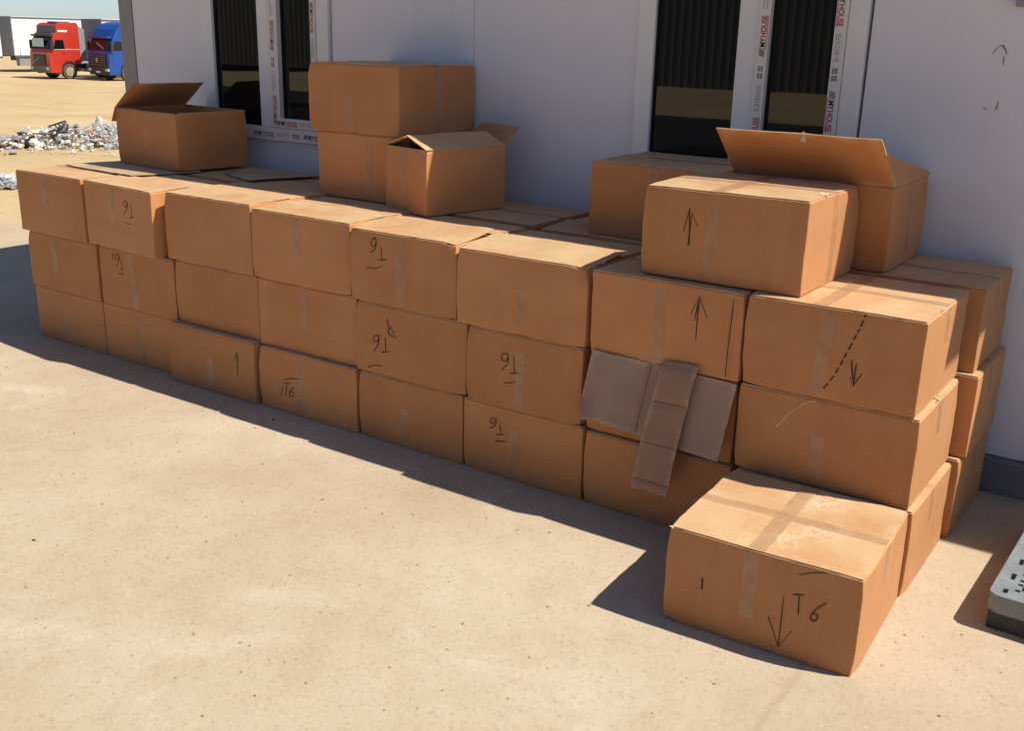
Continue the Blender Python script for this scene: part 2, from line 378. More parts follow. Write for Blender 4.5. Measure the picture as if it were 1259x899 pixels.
def film_print(parent, x, y, z, rot, th=0.026, run=0.62, start=0):
    """the repeated print along a protective film: logo stripes, MY black, HOUSE red, then fine print"""
    c, s = math.cos(rad(rot)), math.sin(rad(rot)); rr = random.Random(int(abs(x*1000 + z*77)) + start)
    t = 0.0
    def at(d, up=0.0): return (x + d*c - up*s, y, z + d*s + up*c)
    while t < run:
        st = [(t + 0.0 + i*0.0065, t + 0.0035 + i*0.0065, 0.001, th*0.95, 0.006) for i in range(4)]
        marks(parent, st, 'print_black', (x, y, z), rot, 'logo')
        w = add_text('MY', th*1.25, 'print_black', parent, at(t + 0.038, th*0.05), rot, 'printed_lettering', 0.036)
        add_text('HOUSE', th*1.25, 'print_red', parent, at(t + 0.077, th*0.05), rot, 'printed_lettering', 0.082)
        marks(parent, [(t + 0.03, t + 0.0325, -0.002, th, 0), (t + 0.03, t + 0.16, -0.0045, -0.0025, 0)], 'print_red', (x, y, z), rot)
        fine = []; d = t + 0.185
        while d < t + 0.285:
            l = rr.uniform(0.004, 0.012)
            for b in (0.004, 0.012, 0.019):
                if rr.random() < 0.8: fine.append((d, d + l*0.8, b, b + 0.003, 0))
            d += l + 0.001
        marks(parent, fine, 'print_grey', (x, y, z), rot)
        blk = []; d = t + 0.315
        for i in range(8):
            for b in (0.002, 0.014): blk.append((d, d + 0.0035, b, b + rr.uniform(0.007, 0.010), 0))
            d += 0.0055 + (0.006 if i == 3 else 0)
        marks(parent, blk, 'print_black', (x, y, z), rot)
        t += 0.40

def window(w, sx, films):
    """outer frame, fixed pane on the left, opening sash on the right; sx: glass/sash lines in x"""
    x0, x1, z0, z1 = w; l0, l1, m1, s1, s2, s3 = sx
    X = lambda v: v - BO.x
    m = MB(); yf = -0.022; yb = 0.055
    m.box(X(x0), X(l0), yf, yb, z0, z1); m.box(X(s3), X(x1), yf, yb, z0, z1)
    m.box(X(l0), X(s3), yf, yb, z0, z0+0.075); m.box(X(l0), X(s3), yf, yb, z1-0.075, z1)
    fr = m.build('window', 'upvc', bld, 0.004)
    bx('mullion', X(l1), X(m1), yf-0.001, yb, z0+0.0755, z1-0.0755, 'upvc', fr, 0.004)
    m = MB(); a, b, c, d = X(m1)+0.001, X(s1), X(s2), X(s3)-0.001; zb = z0+0.0765; zt = z1-0.0765
    m.box(a, b, yf-0.012, yb-0.004, zb, zt); m.box(c, d, yf-0.012, yb-0.004, zb, zt)
    m.box(b, c, yf-0.012, yb-0.004, zb, zb+0.052); m.box(b, c, yf-0.012, yb-0.004, zt-0.052, zt)
    sash = m.build('sash', 'film', fr, 0.003)
    for (p, q, r, t) in ((X(l0), X(l1), z0+0.076, z1-0.076), (b, c, zb+0.053, zt-0.053)):
        m = MB(); k = 0.005
        m.box(p, p+k, -0.004, 0.02, r, t); m.box(q-k, q, -0.004, 0.02, r, t); m.box(p+k, q-k, -0.004, 0.02, r, r+k); m.box(p+k, q-k, -0.004, 0.02, t-k, t)
        m.build('gasket', 'gasket', fr); bx('pane', p+k, q-k, 0.008, 0.016, r+k, t-k, 'glass', fr)
    ys = yf - 0.0133
    for (fx, fz, rot, run, st) in films: film_print(fr, X(fx), ys if st >= 0 else yf - 0.0012, fz, rot, 0.026, run, abs(st))
    return fr
random.seed(4)
window(W1, (0.317, 0.695, 0.779, 0.862, 1.115, 1.150), [(0.834, 1.175, 90, 0.75, 1), (1.120, 1.83, 270, 0.39, 2), (0.835, 1.172, 0, 0.30, 3), (0.63, 1.105, 0, 0.52, -4)])
window(W2, (3.168, 3.551, 3.637, 3.688, 3.952, 3.999), [(3.678, 1.225, 90, 0.8, 1), (3.960, 1.905, 270, 0.8, 2)])
# residue marks on the wall
def wall_mark(pts, wd, mat, nm='residue_mark'):
    vs = []; fs = []
    for i, (x, z, k) in enumerate(pts):
        vs += [(x-BO.x-wd*k, -0.0015, z-wd*k*0.6), (x-BO.x+wd*k, -0.0015, z+wd*k*0.6)]
        if i: fs.append((2*i-2, 2*i-1, 2*i+1, 2*i))
    return mesh_obj(nm, vs, fs, mat, bld)
wall_mark([(4.532, 1.660, 0.5), (4.540, 1.675, 1.2), (4.552, 1.690, 0.8), (4.562, 1.690, 1.4), (4.574, 1.676, 0.8), (4.580, 1.66, 0.5)], 0.0028, 'glue_residue')
wall_mark([(4.571, 1.655, 0.5), (4.573, 1.64, 1.0), (4.574, 1.622, 0.6)], 0.0022, 'glue_residue')
wall_mark([(4.566, 1.458, 0.6), (4.574, 1.466, 1.2), (4.575, 1.485, 0.8), (4.576, 1.497, 0.4)], 0.0028, 'glue_residue')
wall_mark([(4.528, 1.47, 0.5), (4.536, 1.466, 1.0), (4.545, 1.468, 0.4)], 0.0022, 'glue_residue')

# shed across the yard (its face shows in the window glass)
shed = tag(empty('corrugated_shed', (-30, -31, 0)), 'long dark corrugated metal shed across the yard', 'shed')
vs = []; fs = []; n = 0; xx = -60.0
while xx < 60:
    for dx, dy in ((0, 0), (0.12, 0), (0.16, 0.05), (0.28, 0.05)): vs += [(xx+dx, dy, 0), (xx+dx, dy, 7)]
    xx += 0.32
fs = [(2*i, 2*i+2, 2*i+3, 2*i+1) for i in range(len(vs)//2 - 1)]
mesh_obj('corrugated_wall', vs, fs, 'shed_metal', shed)
m = MB(); m.prism([(-0.3, 7.0), (-10, 9.0), (-20, 7.0), (-20, 0.0), (-0.3, 0.0)], 0, -60, 60.2); m.build('roof_and_body', 'shed_metal', shed)

# ------------------------------------------------------------------ cartons
class Carton:
    def __init__(s, w, d, h, seed, bulge=0.0022, crush=None, amp=0.0018):
        s.w, s.d, s.h, s.seed, s.bulge, s.amp = w, d, h, seed, bulge, amp
        rr = random.Random(seed)
        s.crush = []
        for sx in (-1, 1):
            for sy in (-1, 1):
                for sz in (-1, 1):
                    if rr.random() < 0.55: s.crush.append((Vector((sx*w/2, sy*d/2, h if sz > 0 else 0)), rr.uniform(0.003, 0.010), rr.uniform(0.025, 0.06)))
        for (c, a, r) in (crush or []): s.crush.append((Vector((c[0]*w/2, c[1]*d/2, h if c[2] > 0 else 0)), a, r))
        s.o = Vector((rr.uniform(-50, 50), rr.uniform(-50, 50), rr.uniform(-50, 50)))
    def shape(s, p):
        hw, hd, hh = s.w/2, s.d/2, s.h/2; r = 0.0032
        q = Vector((p[0], p[1], p[2] - hh))
        inn = Vector((max(-hw+r, min(hw-r, q.x)), max(-hd+r, min(hd-r, q.y)), max(-hh+r, min(hh-r, q.z))))
        dv = q - inn
        if dv.length > 1e-9: q = inn + dv.normalized()*r
        ax, ay, az = abs(q.x)/hw, abs(q.y)/hd, abs(q.z)/hh
        bx_, by_, bz_ = 1 - min(1, ax)**2, 1 - min(1, ay)**2, 1 - min(1, az)**2
        off = Vector((math.copysign(s.bulge*by_*bz_*ax**8, q.x), math.copysign(s.bulge*bx_*bz_*ay**8, q.y), 0.0))
        P = q + off
        low = 1.0 if q.z > -hh + 0.01 else 0.35
        P += s.amp*Vector(mnoise.noise_vector(q*3.2 + s.o))*low
        P += 0.0011*Vector(mnoise.noise_vector(q*13.0 + s.o))*low
        ds = sorted((hw-abs(q.x), hd-abs(q.y), hh-abs(q.z)))
        e = math.exp(-max(0, ds[1])/0.014)
        if e > 0.02: P -= q.normalized()*e*0.0030*max(0.0, mnoise.noise(q*22.0 + s.o) + 0.25)
        for (c, a, rr) in s.crush:
            dd = (q + Vector((0, 0, hh)) - c).length
            if dd < rr*2.5: P += (Vector((0, 0, 0)) - q).normalized()*a*math.exp(-(dd/rr)**2)
        P.z = max(P.z, -hh + 0.0005)
        return P + Vector((0, 0, hh))
    def pt(s, face, a, b, off=0.0):
        """point on a face; a, b in metres from the face's lower left (top: from front left)"""
        if face == 'front': p, n = (a - s.w/2, -s.d/2, b), (0, -1, 0)
        elif face == 'right': p, n = (s.w/2, a - s.d/2, b), (1, 0, 0)
        elif face == 'left': p, n = (-s.w/2, s.d/2 - a, b), (-1, 0, 0)
        elif face == 'back': p, n = (s.w/2 - a, s.d/2, b), (0, 1, 0)
        else: p, n = (a - s.w/2, b - s.d/2, s.h), (0, 0, 1)
        return s.shape(p) + Vector(n)*off
    def samples(s, L, n):
        r = 0.0032
        return [0, r*0.45, r, r*3.5] + [r*3.5 + (L - 7*r)*i/n for i in range(1, n)] + [L - r*3.5, L - r, L - r*0.45, L]
    def body(s, parent, mat, open_top=False):
        X = [x - s.w/2 for x in s.samples(s.w, 12)]; Y = [y - s.d/2 for y in s.samples(s.d, 10)]; Z = s.samples(s.h, 7)
        if open_top: Z = Z[:-3] + [s.h]
        idx = {}; vs = []; fs = []
        def V(p):
            k = tuple(round(c, 6) for c in p)
            if k not in idx: idx[k] = len(vs); vs.append(s.shape(p))
            return idx[k]
        def grid(A, B, f, flip):
            for i in range(len(A)-1):
                for j in range(len(B)-1):
                    q = [V(f(A[i], B[j])), V(f(A[i+1], B[j])), V(f(A[i+1], B[j+1])), V(f(A[i], B[j+1]))]
                    fs.append(tuple(reversed(q)) if flip else tuple(q))
        grid(X, Z, lambda a, b: (a, -s.d/2, b), False); grid(X, Z, lambda a, b: (a, s.d/2, b), True)
        grid(Y, Z, lambda a, b: (s.w/2, a, b), False); grid(Y, Z, lambda a, b: (-s.w/2, a, b), True)
        grid(X, Y, lambda a, b: (a, b, 0), True)
        if not open_top: grid(X, Y, lambda a, b: (a, b, s.h), False)
        o = mesh_obj('body', vs, fs, mat, parent, smooth=True)
        if open_top:
            sd = o.modifiers.new('thickness', 'SOLIDIFY'); sd.thickness = 0.006; sd.offset = -1
        return o
def grid_obj(name, f, nu, nv, mat, parent, thick=0.0, offset=-1, flip=False):
    vs = [f(i/nu, j/nv) for j in range(nv+1) for i in range(nu+1)]
    fs = [(j*(nu+1)+i, j*(nu+1)+i+1, (j+1)*(nu+1)+i+1, (j+1)*(nu+1)+i) for j in range(nv) for i in range(nu)]
    if flip: fs = [tuple(reversed(q)) for q in fs]
    o = mesh_obj(name, vs, fs, mat, parent, smooth=not thick)
    if thick:
        m = o.modifiers.new('thickness', 'SOLIDIFY'); m.thickness = thick; m.offset = offset
    return o
FT = 0.0045
def closed_flaps(c, parent, mat, lift=(0, 0), seam=0.5, skew=0.0):
    rr = random.Random(c.seed + 5)
    for k in (0, 1):
        lf = lift[k] + rr.uniform(0.0, 0.0015); L = c.d*seam - 0.0012 if k == 0 else c.d*(1-seam) - 0.0012
        i0, i1 = rr.uniform(0.002, 0.006), rr.uniform(0.002, 0.006)
        def f(u, v, k=k, lf=lf, L=L, i0=i0, i1=i1):
            a = i0 + u*(c.w - i0 - i1); b = 0.003 + v*(L-0.003) if k == 0 else c.d - 0.003 - v*(L-0.003)
            e = (u - 0.5)
            rag = 0.0018*mnoise.noise(Vector((u*9, k*7.3 + v*2, c.seed)))
            z = FT + lf*(v**2)*(1 + 1.1*skew*e) + lf*0.35*v*mnoise.noise(Vector((u*4, c.seed*1.7 + k, 2)))
            p = c.pt('top', a, b + rag*(v > 0.95), 0.0); p.z += z
            return p
        grid_obj('flap', f, 16, 7, mat, parent, FT - 0.0006, -1, flip=(k == 1))
def strip(c, parent, face, path, wid, mat='tape', off=0.0012, name='tape', extra=0.0):
    """ribbon of given width along a 2-point path on a face"""
    (a0, b0), (a1, b1) = path; L = math.hypot(a1-a0, b1-b0); n = max(2, int(L/0.02)); tx, ty = (a1-a0)/L, (b1-b0)/L
    def f(u, v):
        j = 0.0015*mnoise.noise(Vector((v*L*40, u*9, c.seed)))
        a = a0 + (a1-a0)*v + ty*(u-0.5)*wid + j*ty; b = b0 + (b1-b0)*v - tx*(u-0.5)*wid + j*tx
        return c.pt(face, min(max(a, 0.0), 9), b, off + extra)
    return grid_obj(name, f, 4, n, mat, parent)
def catmull(pts, n=5):
    if len(pts) < 3: return pts
    out = []
    for i in range(len(pts)-1):
        p0 = pts[max(i-1, 0)]; p1 = pts[i]; p2 = pts[i+1]; p3 = pts[min(i+2, len(pts)-1)]
        for k in range(n):
            t = k/n
            out.append(tuple(0.5*((2*p1[c]) + (-p0[c]+p2[c])*t + (2*p0[c]-5*p1[c]+4*p2[c]-p3[c])*t*t + (-p0[c]+3*p1[c]-3*p2[c]+p3[c])*t**3) for c in (0, 1)))
    out.append(pts[-1]); return out
def ink(c, parent, face, strokes, wid=0.0042, mat='ink', name='marking', sharp=False, dash=False):
    vs = []; fs = []; rr = random.Random(c.seed)
    for st in strokes:
        pts = st if (sharp and len(st) == 3) else catmull(st)
        if len(pts) == 2: pts = [tuple(pts[0][k] + (pts[1][k]-pts[0][k])*t/4 for k in (0, 1)) for t in range(5)]
        base = len(vs); N = len(pts)
        for i, p in enumerate(pts):
            q0 = pts[max(i-1, 0)]; q1 = pts[min(i+1, N-1)]; dx, dy = q1[0]-q0[0], q1[1]-q0[1]; l = math.hypot(dx, dy) or 1
            w = wid*0.5*(0.65 + 0.45*rr.random())*(0.6 if i in (0, N-1) else 1)
            nx_, ny_ = -dy/l*w, dx/l*w
            vs.append(c.pt(face, p[0]+nx_, p[1]+ny_, 0.0019)); vs.append(c.pt(face, p[0]-nx_, p[1]-ny_, 0.0019))
        for i in range(N-1):
            if dash and i % 3 == 2: continue
            fs.append((base+2*i, base+2*i+1, base+2*i+3, base+2*i+2))
    return mesh_obj(name, vs, fs, mat, parent)

INK = {
'A5':[[(0.138,0.275),(0.125,0.256),(0.137,0.24),(0.153,0.257),(0.15,0.279),(0.138,0.275),(0.15,0.276),(0.155,0.253),(0.142,0.227),(0.12,0.214)],[(0.181,0.249),(0.182,0.196)],[(0.155,0.188),(0.212,0.196)],[(0.101,0.15),(0.14,0.149),(0.19,0.166)]],
'B5':[[(0.129,0.174),(0.11,0.167),(0.106,0.145),(0.126,0.147),(0.136,0.173),(0.129,0.174),(0.137,0.168),(0.129,0.132),(0.101,0.095)],[(0.17,0.175),(0.174,0.115)],[(0.145,0.104),(0.192,0.115)],[(0.18,0.257),(0.189,0.227),(0.193,0.193)],[(0.206,0.23),(0.188,0.196),(0.232,0.182)],[(0.201,0.218),(0.225,0.196)],[(0.066,0.022),(0.113,0.04),(0.149,0.043)]],
'C3':[[(0.499,0.23),(0.492,0.121)],[(0.468,0.186),(0.497,0.238),(0.509,0.194)],[(0.484,0.208),(0.49,0.225)]],
'C4':[[(0.163,0.157),(0.216,0.174),(0.275,0.182)],[(0.133,0.116),(0.143,0.079),(0.159,0.128)],[(0.162,0.141),(0.209,0.148)],[(0.185,0.143),(0.173,0.085)],[(0.227,0.133),(0.204,0.109),(0.199,0.089),(0.216,0.09),(0.225,0.108),(0.204,0.106)]],
'A2':[[(0.397,0.255),(0.378,0.26),(0.366,0.238),(0.385,0.232),(0.401,0.253),(0.394,0.225),(0.362,0.194)],[(0.429,0.259),(0.43,0.188)],[(0.407,0.181),(0.447,0.188)],[(0.365,0.154),(0.392,0.148),(0.418,0.151)]],
'B2':[[(0.172,0.279),(0.149,0.276),(0.139,0.255),(0.159,0.252),(0.175,0.274),(0.167,0.244),(0.144,0.216)],[(0.121,0.283),(0.121,0.241)],[(0.188,0.257),(0.193,0.212)],[(0.172,0.203),(0.206,0.211)],[(0.15,0.177),(0.206,0.18)]],
'B6':[[(0.195,0.221),(0.176,0.218),(0.172,0.196),(0.189,0.191),(0.2,0.209),(0.198,0.225),(0.201,0.188),(0.173,0.153)],[(0.227,0.227),(0.232,0.153)],[(0.209,0.145),(0.25,0.157)],[(0.181,0.102),(0.213,0.108),(0.243,0.12)]],
'C6':[[(0.155,0.244),(0.14,0.236),(0.135,0.22),(0.151,0.22),(0.161,0.241),(0.158,0.213),(0.13,0.194)],[(0.178,0.222),(0.186,0.183)],[(0.157,0.173),(0.204,0.184)],[(0.157,0.148),(0.211,0.156)]],
'A7':[[(0.416,0.27),(0.412,0.194),(0.413,0.123)],[(0.386,0.206),(0.414,0.272),(0.447,0.2)],[(0.413,0.259),(0.402,0.187)]],
'E1':[[(0.172,0.241),(0.18,0.12)],[(0.182,0.224),(0.175,0.12)],[(0.155,0.164),(0.174,0.245),(0.206,0.186)]],
'A8':[[(0.356,0.149),(0.371,0.069)],[(0.373,0.14),(0.371,0.079)],[(0.359,0.091),(0.369,0.064),(0.392,0.108)]],
'T6':[[(0.363,0.195),(0.362,0.118),(0.362,0.03)],[(0.324,0.118),(0.362,0.028),(0.396,0.093)],[(0.386,0.207),(0.42,0.215)],[(0.405,0.21),(0.408,0.148)],[(0.482,0.209),(0.458,0.184),(0.443,0.158),(0.447,0.144),(0.458,0.148),(0.462,0.165),(0.447,0.164)],[(0.398,0.271),(0.435,0.288),(0.473,0.299)]],
}
DASH = [[(0.382,0.301),(0.371,0.256),(0.358,0.221),(0.339,0.167),(0.324,0.124),(0.303,0.077),(0.276,0.032)]]
SCUFF = [[(0.14,0.174),(0.161,0.207),(0.194,0.248),(0.228,0.277),(0.265,0.292)]]

BOXN = [0]
def carton(key, x0, x1, y0, d, z0, z1, label, rz=0.0, tapes=(), inks=None, lift=(0, 0), group=None, mat='cardboard', crush=None, seam=0.5, top_tape=True, side_tape=True, skew=0.0, flaps=True, bulge=0.0022):
    """closed carton; x0..x1 is its front edge, y0 its front, turned about its front left corner"""
    BOXN[0] += 1
    w = x1 - x0; h = z1 - z0 - (FT if flaps else 0)
    a = rad(rz); cx = x0 + math.cos(a)*w/2 - math.sin(a)*d/2; cy = y0 + math.sin(a)*w/2 + math.cos(a)*d/2
    e = tag(empty('cardboard_box', (cx, cy, z0), a), label, 'box', group)
    c = Carton(w, d, h, BOXN[0]*13 + 7, crush=crush, bulge=bulge)
    c.body(e, mat)
    if flaps: closed_flaps(c, e, mat, lift, seam, skew)
    for (u, v0, v1, du) in tapes: strip(c, e, 'front', ((u*w, v0*h), ((u+du)*w, v1*h)), 0.046)
    if top_tape and max(lift) < 0.004:
        strip(c, e, 'top', ((0.004, c.d*seam), (w-0.004, c.d*seam)), 0.048, off=FT + 0.0022)
    if side_tape:
        strip(c, e, 'right', ((c.d*seam, h*0.62), (c.d*seam, h)), 0.046)
    if inks: ink(c, e, 'front', inks, sharp=True)
    return e, c

C1Z = [.298, .296, .302, .296, .298, .300, .292]; B1Z = [.604, .603, .611, .611, .606, .603, .598, .603]; A1Z = [.932, .930, .936, .924, .913, .904, .902, .906]
# --- front row, bottom layer
row = 'front wall of stacked boxes'
cart = {}
cart['C1'] = carton('C1', -.062, .551, .043, .48, GZ, C1Z[0], 'cardboard box at the far end of the bottom layer, with a short tape strip', tapes=[(.45, .25, .58, .02)])
cart['C2'] = carton('C2', .556, 1.146, .045, .48, GZ, C1Z[1], 'bottom box between the far end box and the jutting arrow box', tapes=[(.52, .06, .80, .02)])
cart['C3'] = carton('C3', 1.154, 1.764, -.012, .50, GZ, C1Z[2], 'bottom cardboard box jutting out with a small ink up-arrow near its corner', inks=INK['C3'], tapes=[(.50, .05, .58, 0)])
cart['C4'] = carton('C4', 1.780, 2.390, .002, .50, GZ, C1Z[3], 'bottom cardboard box with scribbled letters under an overline', inks=INK['C4'], tapes=[(.46, .10, .80, .0)])
cart['C5'] = carton('C5', 2.401, 2.962, .006, .50, GZ, C1Z[4], 'unmarked bottom box between the scribbled box and the bottom 91 box', tapes=[(.47, .10, .62, .0)])
cart['C6'] = carton('C6', 2.970, 3.525, .004, .50, GZ, C1Z[5], 'bottom layer cardboard box with a faint handwritten 91 near its top', inks=INK['C6'], tapes=[(.45, .12, .74, .0)])
cart['C7'] = carton('C7', 3.532, 4.115, .006, .50, GZ, C1Z[6], 'bottom box under the hanging cardboard strip, partly behind the T6 box')
# --- middle layer
cart['B1'] = carton('B1', -.066, .552, .035, .49, C1Z[0]+.001, B1Z[0], 'middle layer cardboard box at the far end of the stack', tapes=[(.40, .30, .96, -.02)])
cart['B2'] = carton('B2', .573, 1.172, .035, .49, C1Z[1]+.001, B1Z[1], 'middle cardboard box with handwritten 91 and a slanting tape strip', inks=INK['B2'], tapes=[(.48, .04, .97, -.04)])
cart['B3'] = carton('B3', 1.182, 1.766, .032, .49, C1Z[2]+.001, B1Z[2], 'plain untaped middle cardboard box above the jutting bottom box')
cart['B4'] = carton('B4', 1.771, 2.378, .030, .49, C1Z[3]+.001, B1Z[3], 'middle cardboard box above the one with scribbled letters', tapes=[(.49, .40, .90, -.01)])
cart['B5'] = carton('B5', 2.384, 2.978, .010, .50, C1Z[4]+.001, B1Z[4], 'middle cardboard box with handwritten 91 and a scribble above it', inks=INK['B5'][:3])
ink(cart['B5'][1], cart['B5'][0], 'front', INK['B5'][3:6], name='scribble'); ink(cart['B5'][1], cart['B5'][0], 'front', INK['B5'][6:], name='underline')
cart['B6'] = carton('B6', 2.984, 3.515, .000, .50, C1Z[5]+.001, B1Z[5], 'middle cardboard box marked 91 beside the grey hanging sheet', inks=INK['B6'], tapes=[(.48, .08, .80, .0)])
cart['B7'] = carton('B7', 3.522, 4.104, .022, .49, C1Z[6]+.001, B1Z[6], 'middle cardboard box covered by the grey hanging sheet')
cart['D8'] = carton('D8', 4.135, 4.722, -.008, .50, GZ, .303, 'bottom corner cardboard box behind the T6 box, sunlit end face', side_tape=True)
cart['B8'] = carton('B8', 4.120, 4.702, -.004, .52, .305, .602, 'corner cardboard box above the T6 box with a curved pale scuff', tapes=[(.48, .12, .60, .0)])
ink(cart['B8'][1], cart['B8'][0], 'front', SCUFF, 0.011, 'chalk_scuff', 'scuff')
# --- top layer of the front wall
cart['A1'] = carton('A1', -.103, .482, .030, .49, B1Z[0]+.001, A1Z[0], 'top layer cardboard box at the far end of the stack', tapes=[(.45, .30, .98, .0)])
cart['A2'] = carton('A2', .492, 1.092, .038, .47, B1Z[1]+.001, A1Z[1], 'cardboard box marked 91 turned askew in the top layer', rz=-4.2, inks=INK['A2'], tapes=[(.42, .35, .97, .0)], lift=(.006, 0), flaps=True)
cart['A3'] = carton('A3', 1.143, 1.746, .028, .49, B1Z[2]+.001, A1Z[2], 'plain top layer cardboard box next to the box turned askew', lift=(.008, 0.0), skew=-.6)
cart['A4'] = carton('A4', 1.751, 2.354, .024, .49, B1Z[3]+.001, A1Z[3], 'top layer cardboard box between the plain one and the 91 box', tapes=[(.47, .40, .97, .0)], lift=(.004, 0))
cart['A5'] = carton('A5', 2.359, 2.926, .010, .50, B1Z[4]+.001, A1Z[4], 'top layer cardboard box marked 91 with a lifted top flap', inks=INK['A5'], tapes=[(.50, .05, .90, .0)], lift=(.020, .004), skew=.5, crush=[((1, -1, 1), .020, .035), ((-1, -1, 1), .012, .03)])
cart['A6'] = carton('A6', 2.932, 3.520, .000, .50, B1Z[5]+.001, A1Z[5], 'unmarked top layer box with a raised curling flap edge', tapes=[(.52, .15, .62, .0)], lift=(.022, .003), skew=-.4, crush=[((1, -1, 1), .016, .03)])
cart['A7'] = carton('A7', 3.538, 4.110, .000, .52, B1Z[6]+.001, A1Z[6], 'cardboard box with ink up-arrow and torn edge, above the grey sheet', inks=INK['A7'], tapes=[(.48, .02, .96, -.01)])
for dx in (.515, .527, .538): ink(cart['A7'][1], cart['A7'][0], 'front', [[(dx, .01), (dx+.004, .15), (dx+.008, .285)]], 0.003, 'ink' if dx == .527 else 'chalk_scuff', 'edge_crease')
cart['A8'] = carton('A8', 4.118, 4.683, -.004, .54, B1Z[7]+.001, A1Z[7], 'corner cardboard box with ink down-arrow and a dashed diagonal line', inks=INK['A8'], tapes=[(.46, .05, .95, .02)])
ink(cart['A8'][1], cart['A8'][0], 'front', DASH, 0.005, 'ink', 'dashed_line', dash=True)
strip(cart['A8'][1], cart['A8'][0], 'top', ((.24, .01), (.24, .53)), 0.048, off=FT+.0028)
# --- back row against the wall: hidden lower layers and the visible top layer
BX = [(-.06, .52), (.54, 1.12), (1.14, 1.72), (1.74, 2.32), (2.36, 2.92), (2.94, 3.51), (3.53, 4.10)]
btop = ['back row top box under the far open box, against the wall', 'back row box lying under the loose flat sheet by the wall', 'back row top box between the flat sheet and the two-box stack', 'back row top box carrying the stack of two boxes',
        'back row top box carrying the small open box', 'back row top box showing between small open box and brown-topped box', 'back row top box carrying the pale-topped box under the window']
for i, (a, b) in enumerate(BX):
    yb = .552
    under = ['far open box', 'loose flat sheet', 'gap before the stack', 'two-box stack', 'small open box', 'gap by the small box', 'pale-topped box'][i]
    carton('hidden', a, b, yb, .49, GZ, .30, 'hidden bottom box of the back row column under the ' + under, group='hidden back row boxes')
    carton('hidden', a, b, yb, .49, .302, .603, 'hidden middle box of the back row column under the ' + under, group='hidden back row boxes')
    carton('back', a, b, yb, .49, .605, [.928, .928, .922, .922, .914, .904, .902][i], btop[i], lift=[(0, 0), (0, .002), (.002, .0), (0, 0), (0, .0), (.012, .002), (0, 0)][i], skew=.4)
# --- right-hand back column
cart['F1'] = carton('F1', 4.158, 4.742, .530, .51, GZ, .305, 'bottom cardboard box of the corner column next to the wall base', tapes=[])
cart['F2'] = carton('F2', 4.165, 4.752, .560, .48, .306, .606, 'middle cardboard box of the corner column next to the wall')
cart['F3'] = carton('F3', 4.140, 4.728, .585, .47, .607, .906, 'top cardboard box of the corner column next to the wall', tapes=[])
# --- boxes standing on the pile
cart['E1'] = carton('E1', 3.700, 4.275, .045, .53, .908, 1.214, 'cardboard box with ink up-arrow lying on the pile, half its top sunlit', inks=INK['E1'], tapes=[(.45, .08, .90, .0)], crush=[((1, 1, 1), .012, .05)])
strip(cart['E1'][1], cart['E1'][0], 'right', ((.265, .0), (.265, .18)), 0.046)
strip(cart['E1'][1], cart['E1'][0], 'top', ((.26, .01), (.26, .52)), 0.05, off=FT+.0028)
cart['E2'] = carton('E2', 3.166, 3.735, .592, .49, .906, 1.206, 'closed box with pale top in front of the window, beside the flapped box', tapes=[(.50, .02, .98, .0)])
cart['G2'] = carton('G2', 1.690, 2.262, .522, .52, .925, 1.233, 'lower cardboard box of the two stacked by the wall', tapes=[(.55, .05, .92, .03)])
cart['G1'] = carton('G1', 1.645, 2.207, .515, .565, 1.234, 1.546, 'upper cardboard box of the two stacked by the wall', tapes=[(.47, .02, .62, .0)])
strip(cart['G1'][1], cart['G1'][0], 'right', ((.285, .0), (.285, .29)), 0.046)
# --- sunlit box on the ground
cart['T6'] = carton('T6', 4.160, 4.735, -.566, .525, GZ, .312, 'sunlit cardboard box on the ground marked T6 with a down-arrow', rz=2.4, inks=INK['T6'], mat='cardboard_scuffed', tapes=[(.45, .30, .98, .0)], crush=[((-1, -1, 1), .006, .05)])
strip(cart['T6'][1], cart['T6'][0], 'top', ((.27, .01), (.27, .515)), 0.052, off=FT+.0030)
ink(cart['T6'][1], cart['T6'][0], 'front', [[(.118, .175), (.120, .150), (.119, .135)]], 0.006, 'ink', 'scratch')

# --- torn paper at corners
simple('torn_paper', (0.66, 0.55, 0.41), 0.9, 0.1, var=0.2, scale=60)
def torn(key, p, n, ln, seed):
    e, c = cart[key]; rr = random.Random(seed)
    for q in range(n):
        a = rr.uniform(0, 6.28); el = rr.uniform(-.2, .7); d = Vector((math.cos(a)*math.cos(el), math.sin(a)*math.cos(el), math.sin(el))); sd = Vector((-d.y, d.x, rr.uniform(-.4, .4))).normalized()
        o = Vector((p[0]*c.w/2, p[1]*c.d/2, c.h + FT if p[2] > 0 else p[2]*-c.h)) + Vector((rr.uniform(-1, 1), rr.uniform(-1, 1), rr.uniform(0, .4)))*ln*.4
        L = ln*rr.uniform(.5, 1.1)
        grid_obj('torn_paper', lambda u, v, o=o, d=d, sd=sd, L=L, q=q: o + d*L*v + sd*(u-.5)*L*.42*(1-.6*v) + Vector((0, 0, .25*L*mnoise.noise(Vector((u*4, v*4, q+seed))))), 3, 5, 'torn_paper', e)
torn('A5', (1, -.97, 1), 3, .022, 1); torn('A5', (-1, -.97, 1), 2, .014, 2); torn('A6', (1, -.95, 1), 4, .024, 3); torn('A6', (1, -.6, 1), 2, .022, 8)
torn('A8', (1, -.35, 1), 2, .020, 4); torn('E1', (1, -.4, 1), 3, .022, 5); torn('B8', (1, -.1, 1), 3, .024, 6); torn('E1', (-.9, .95, 1), 2, .02, 7); torn('T6', (-.95, -1, 1), 2, .014, 9)

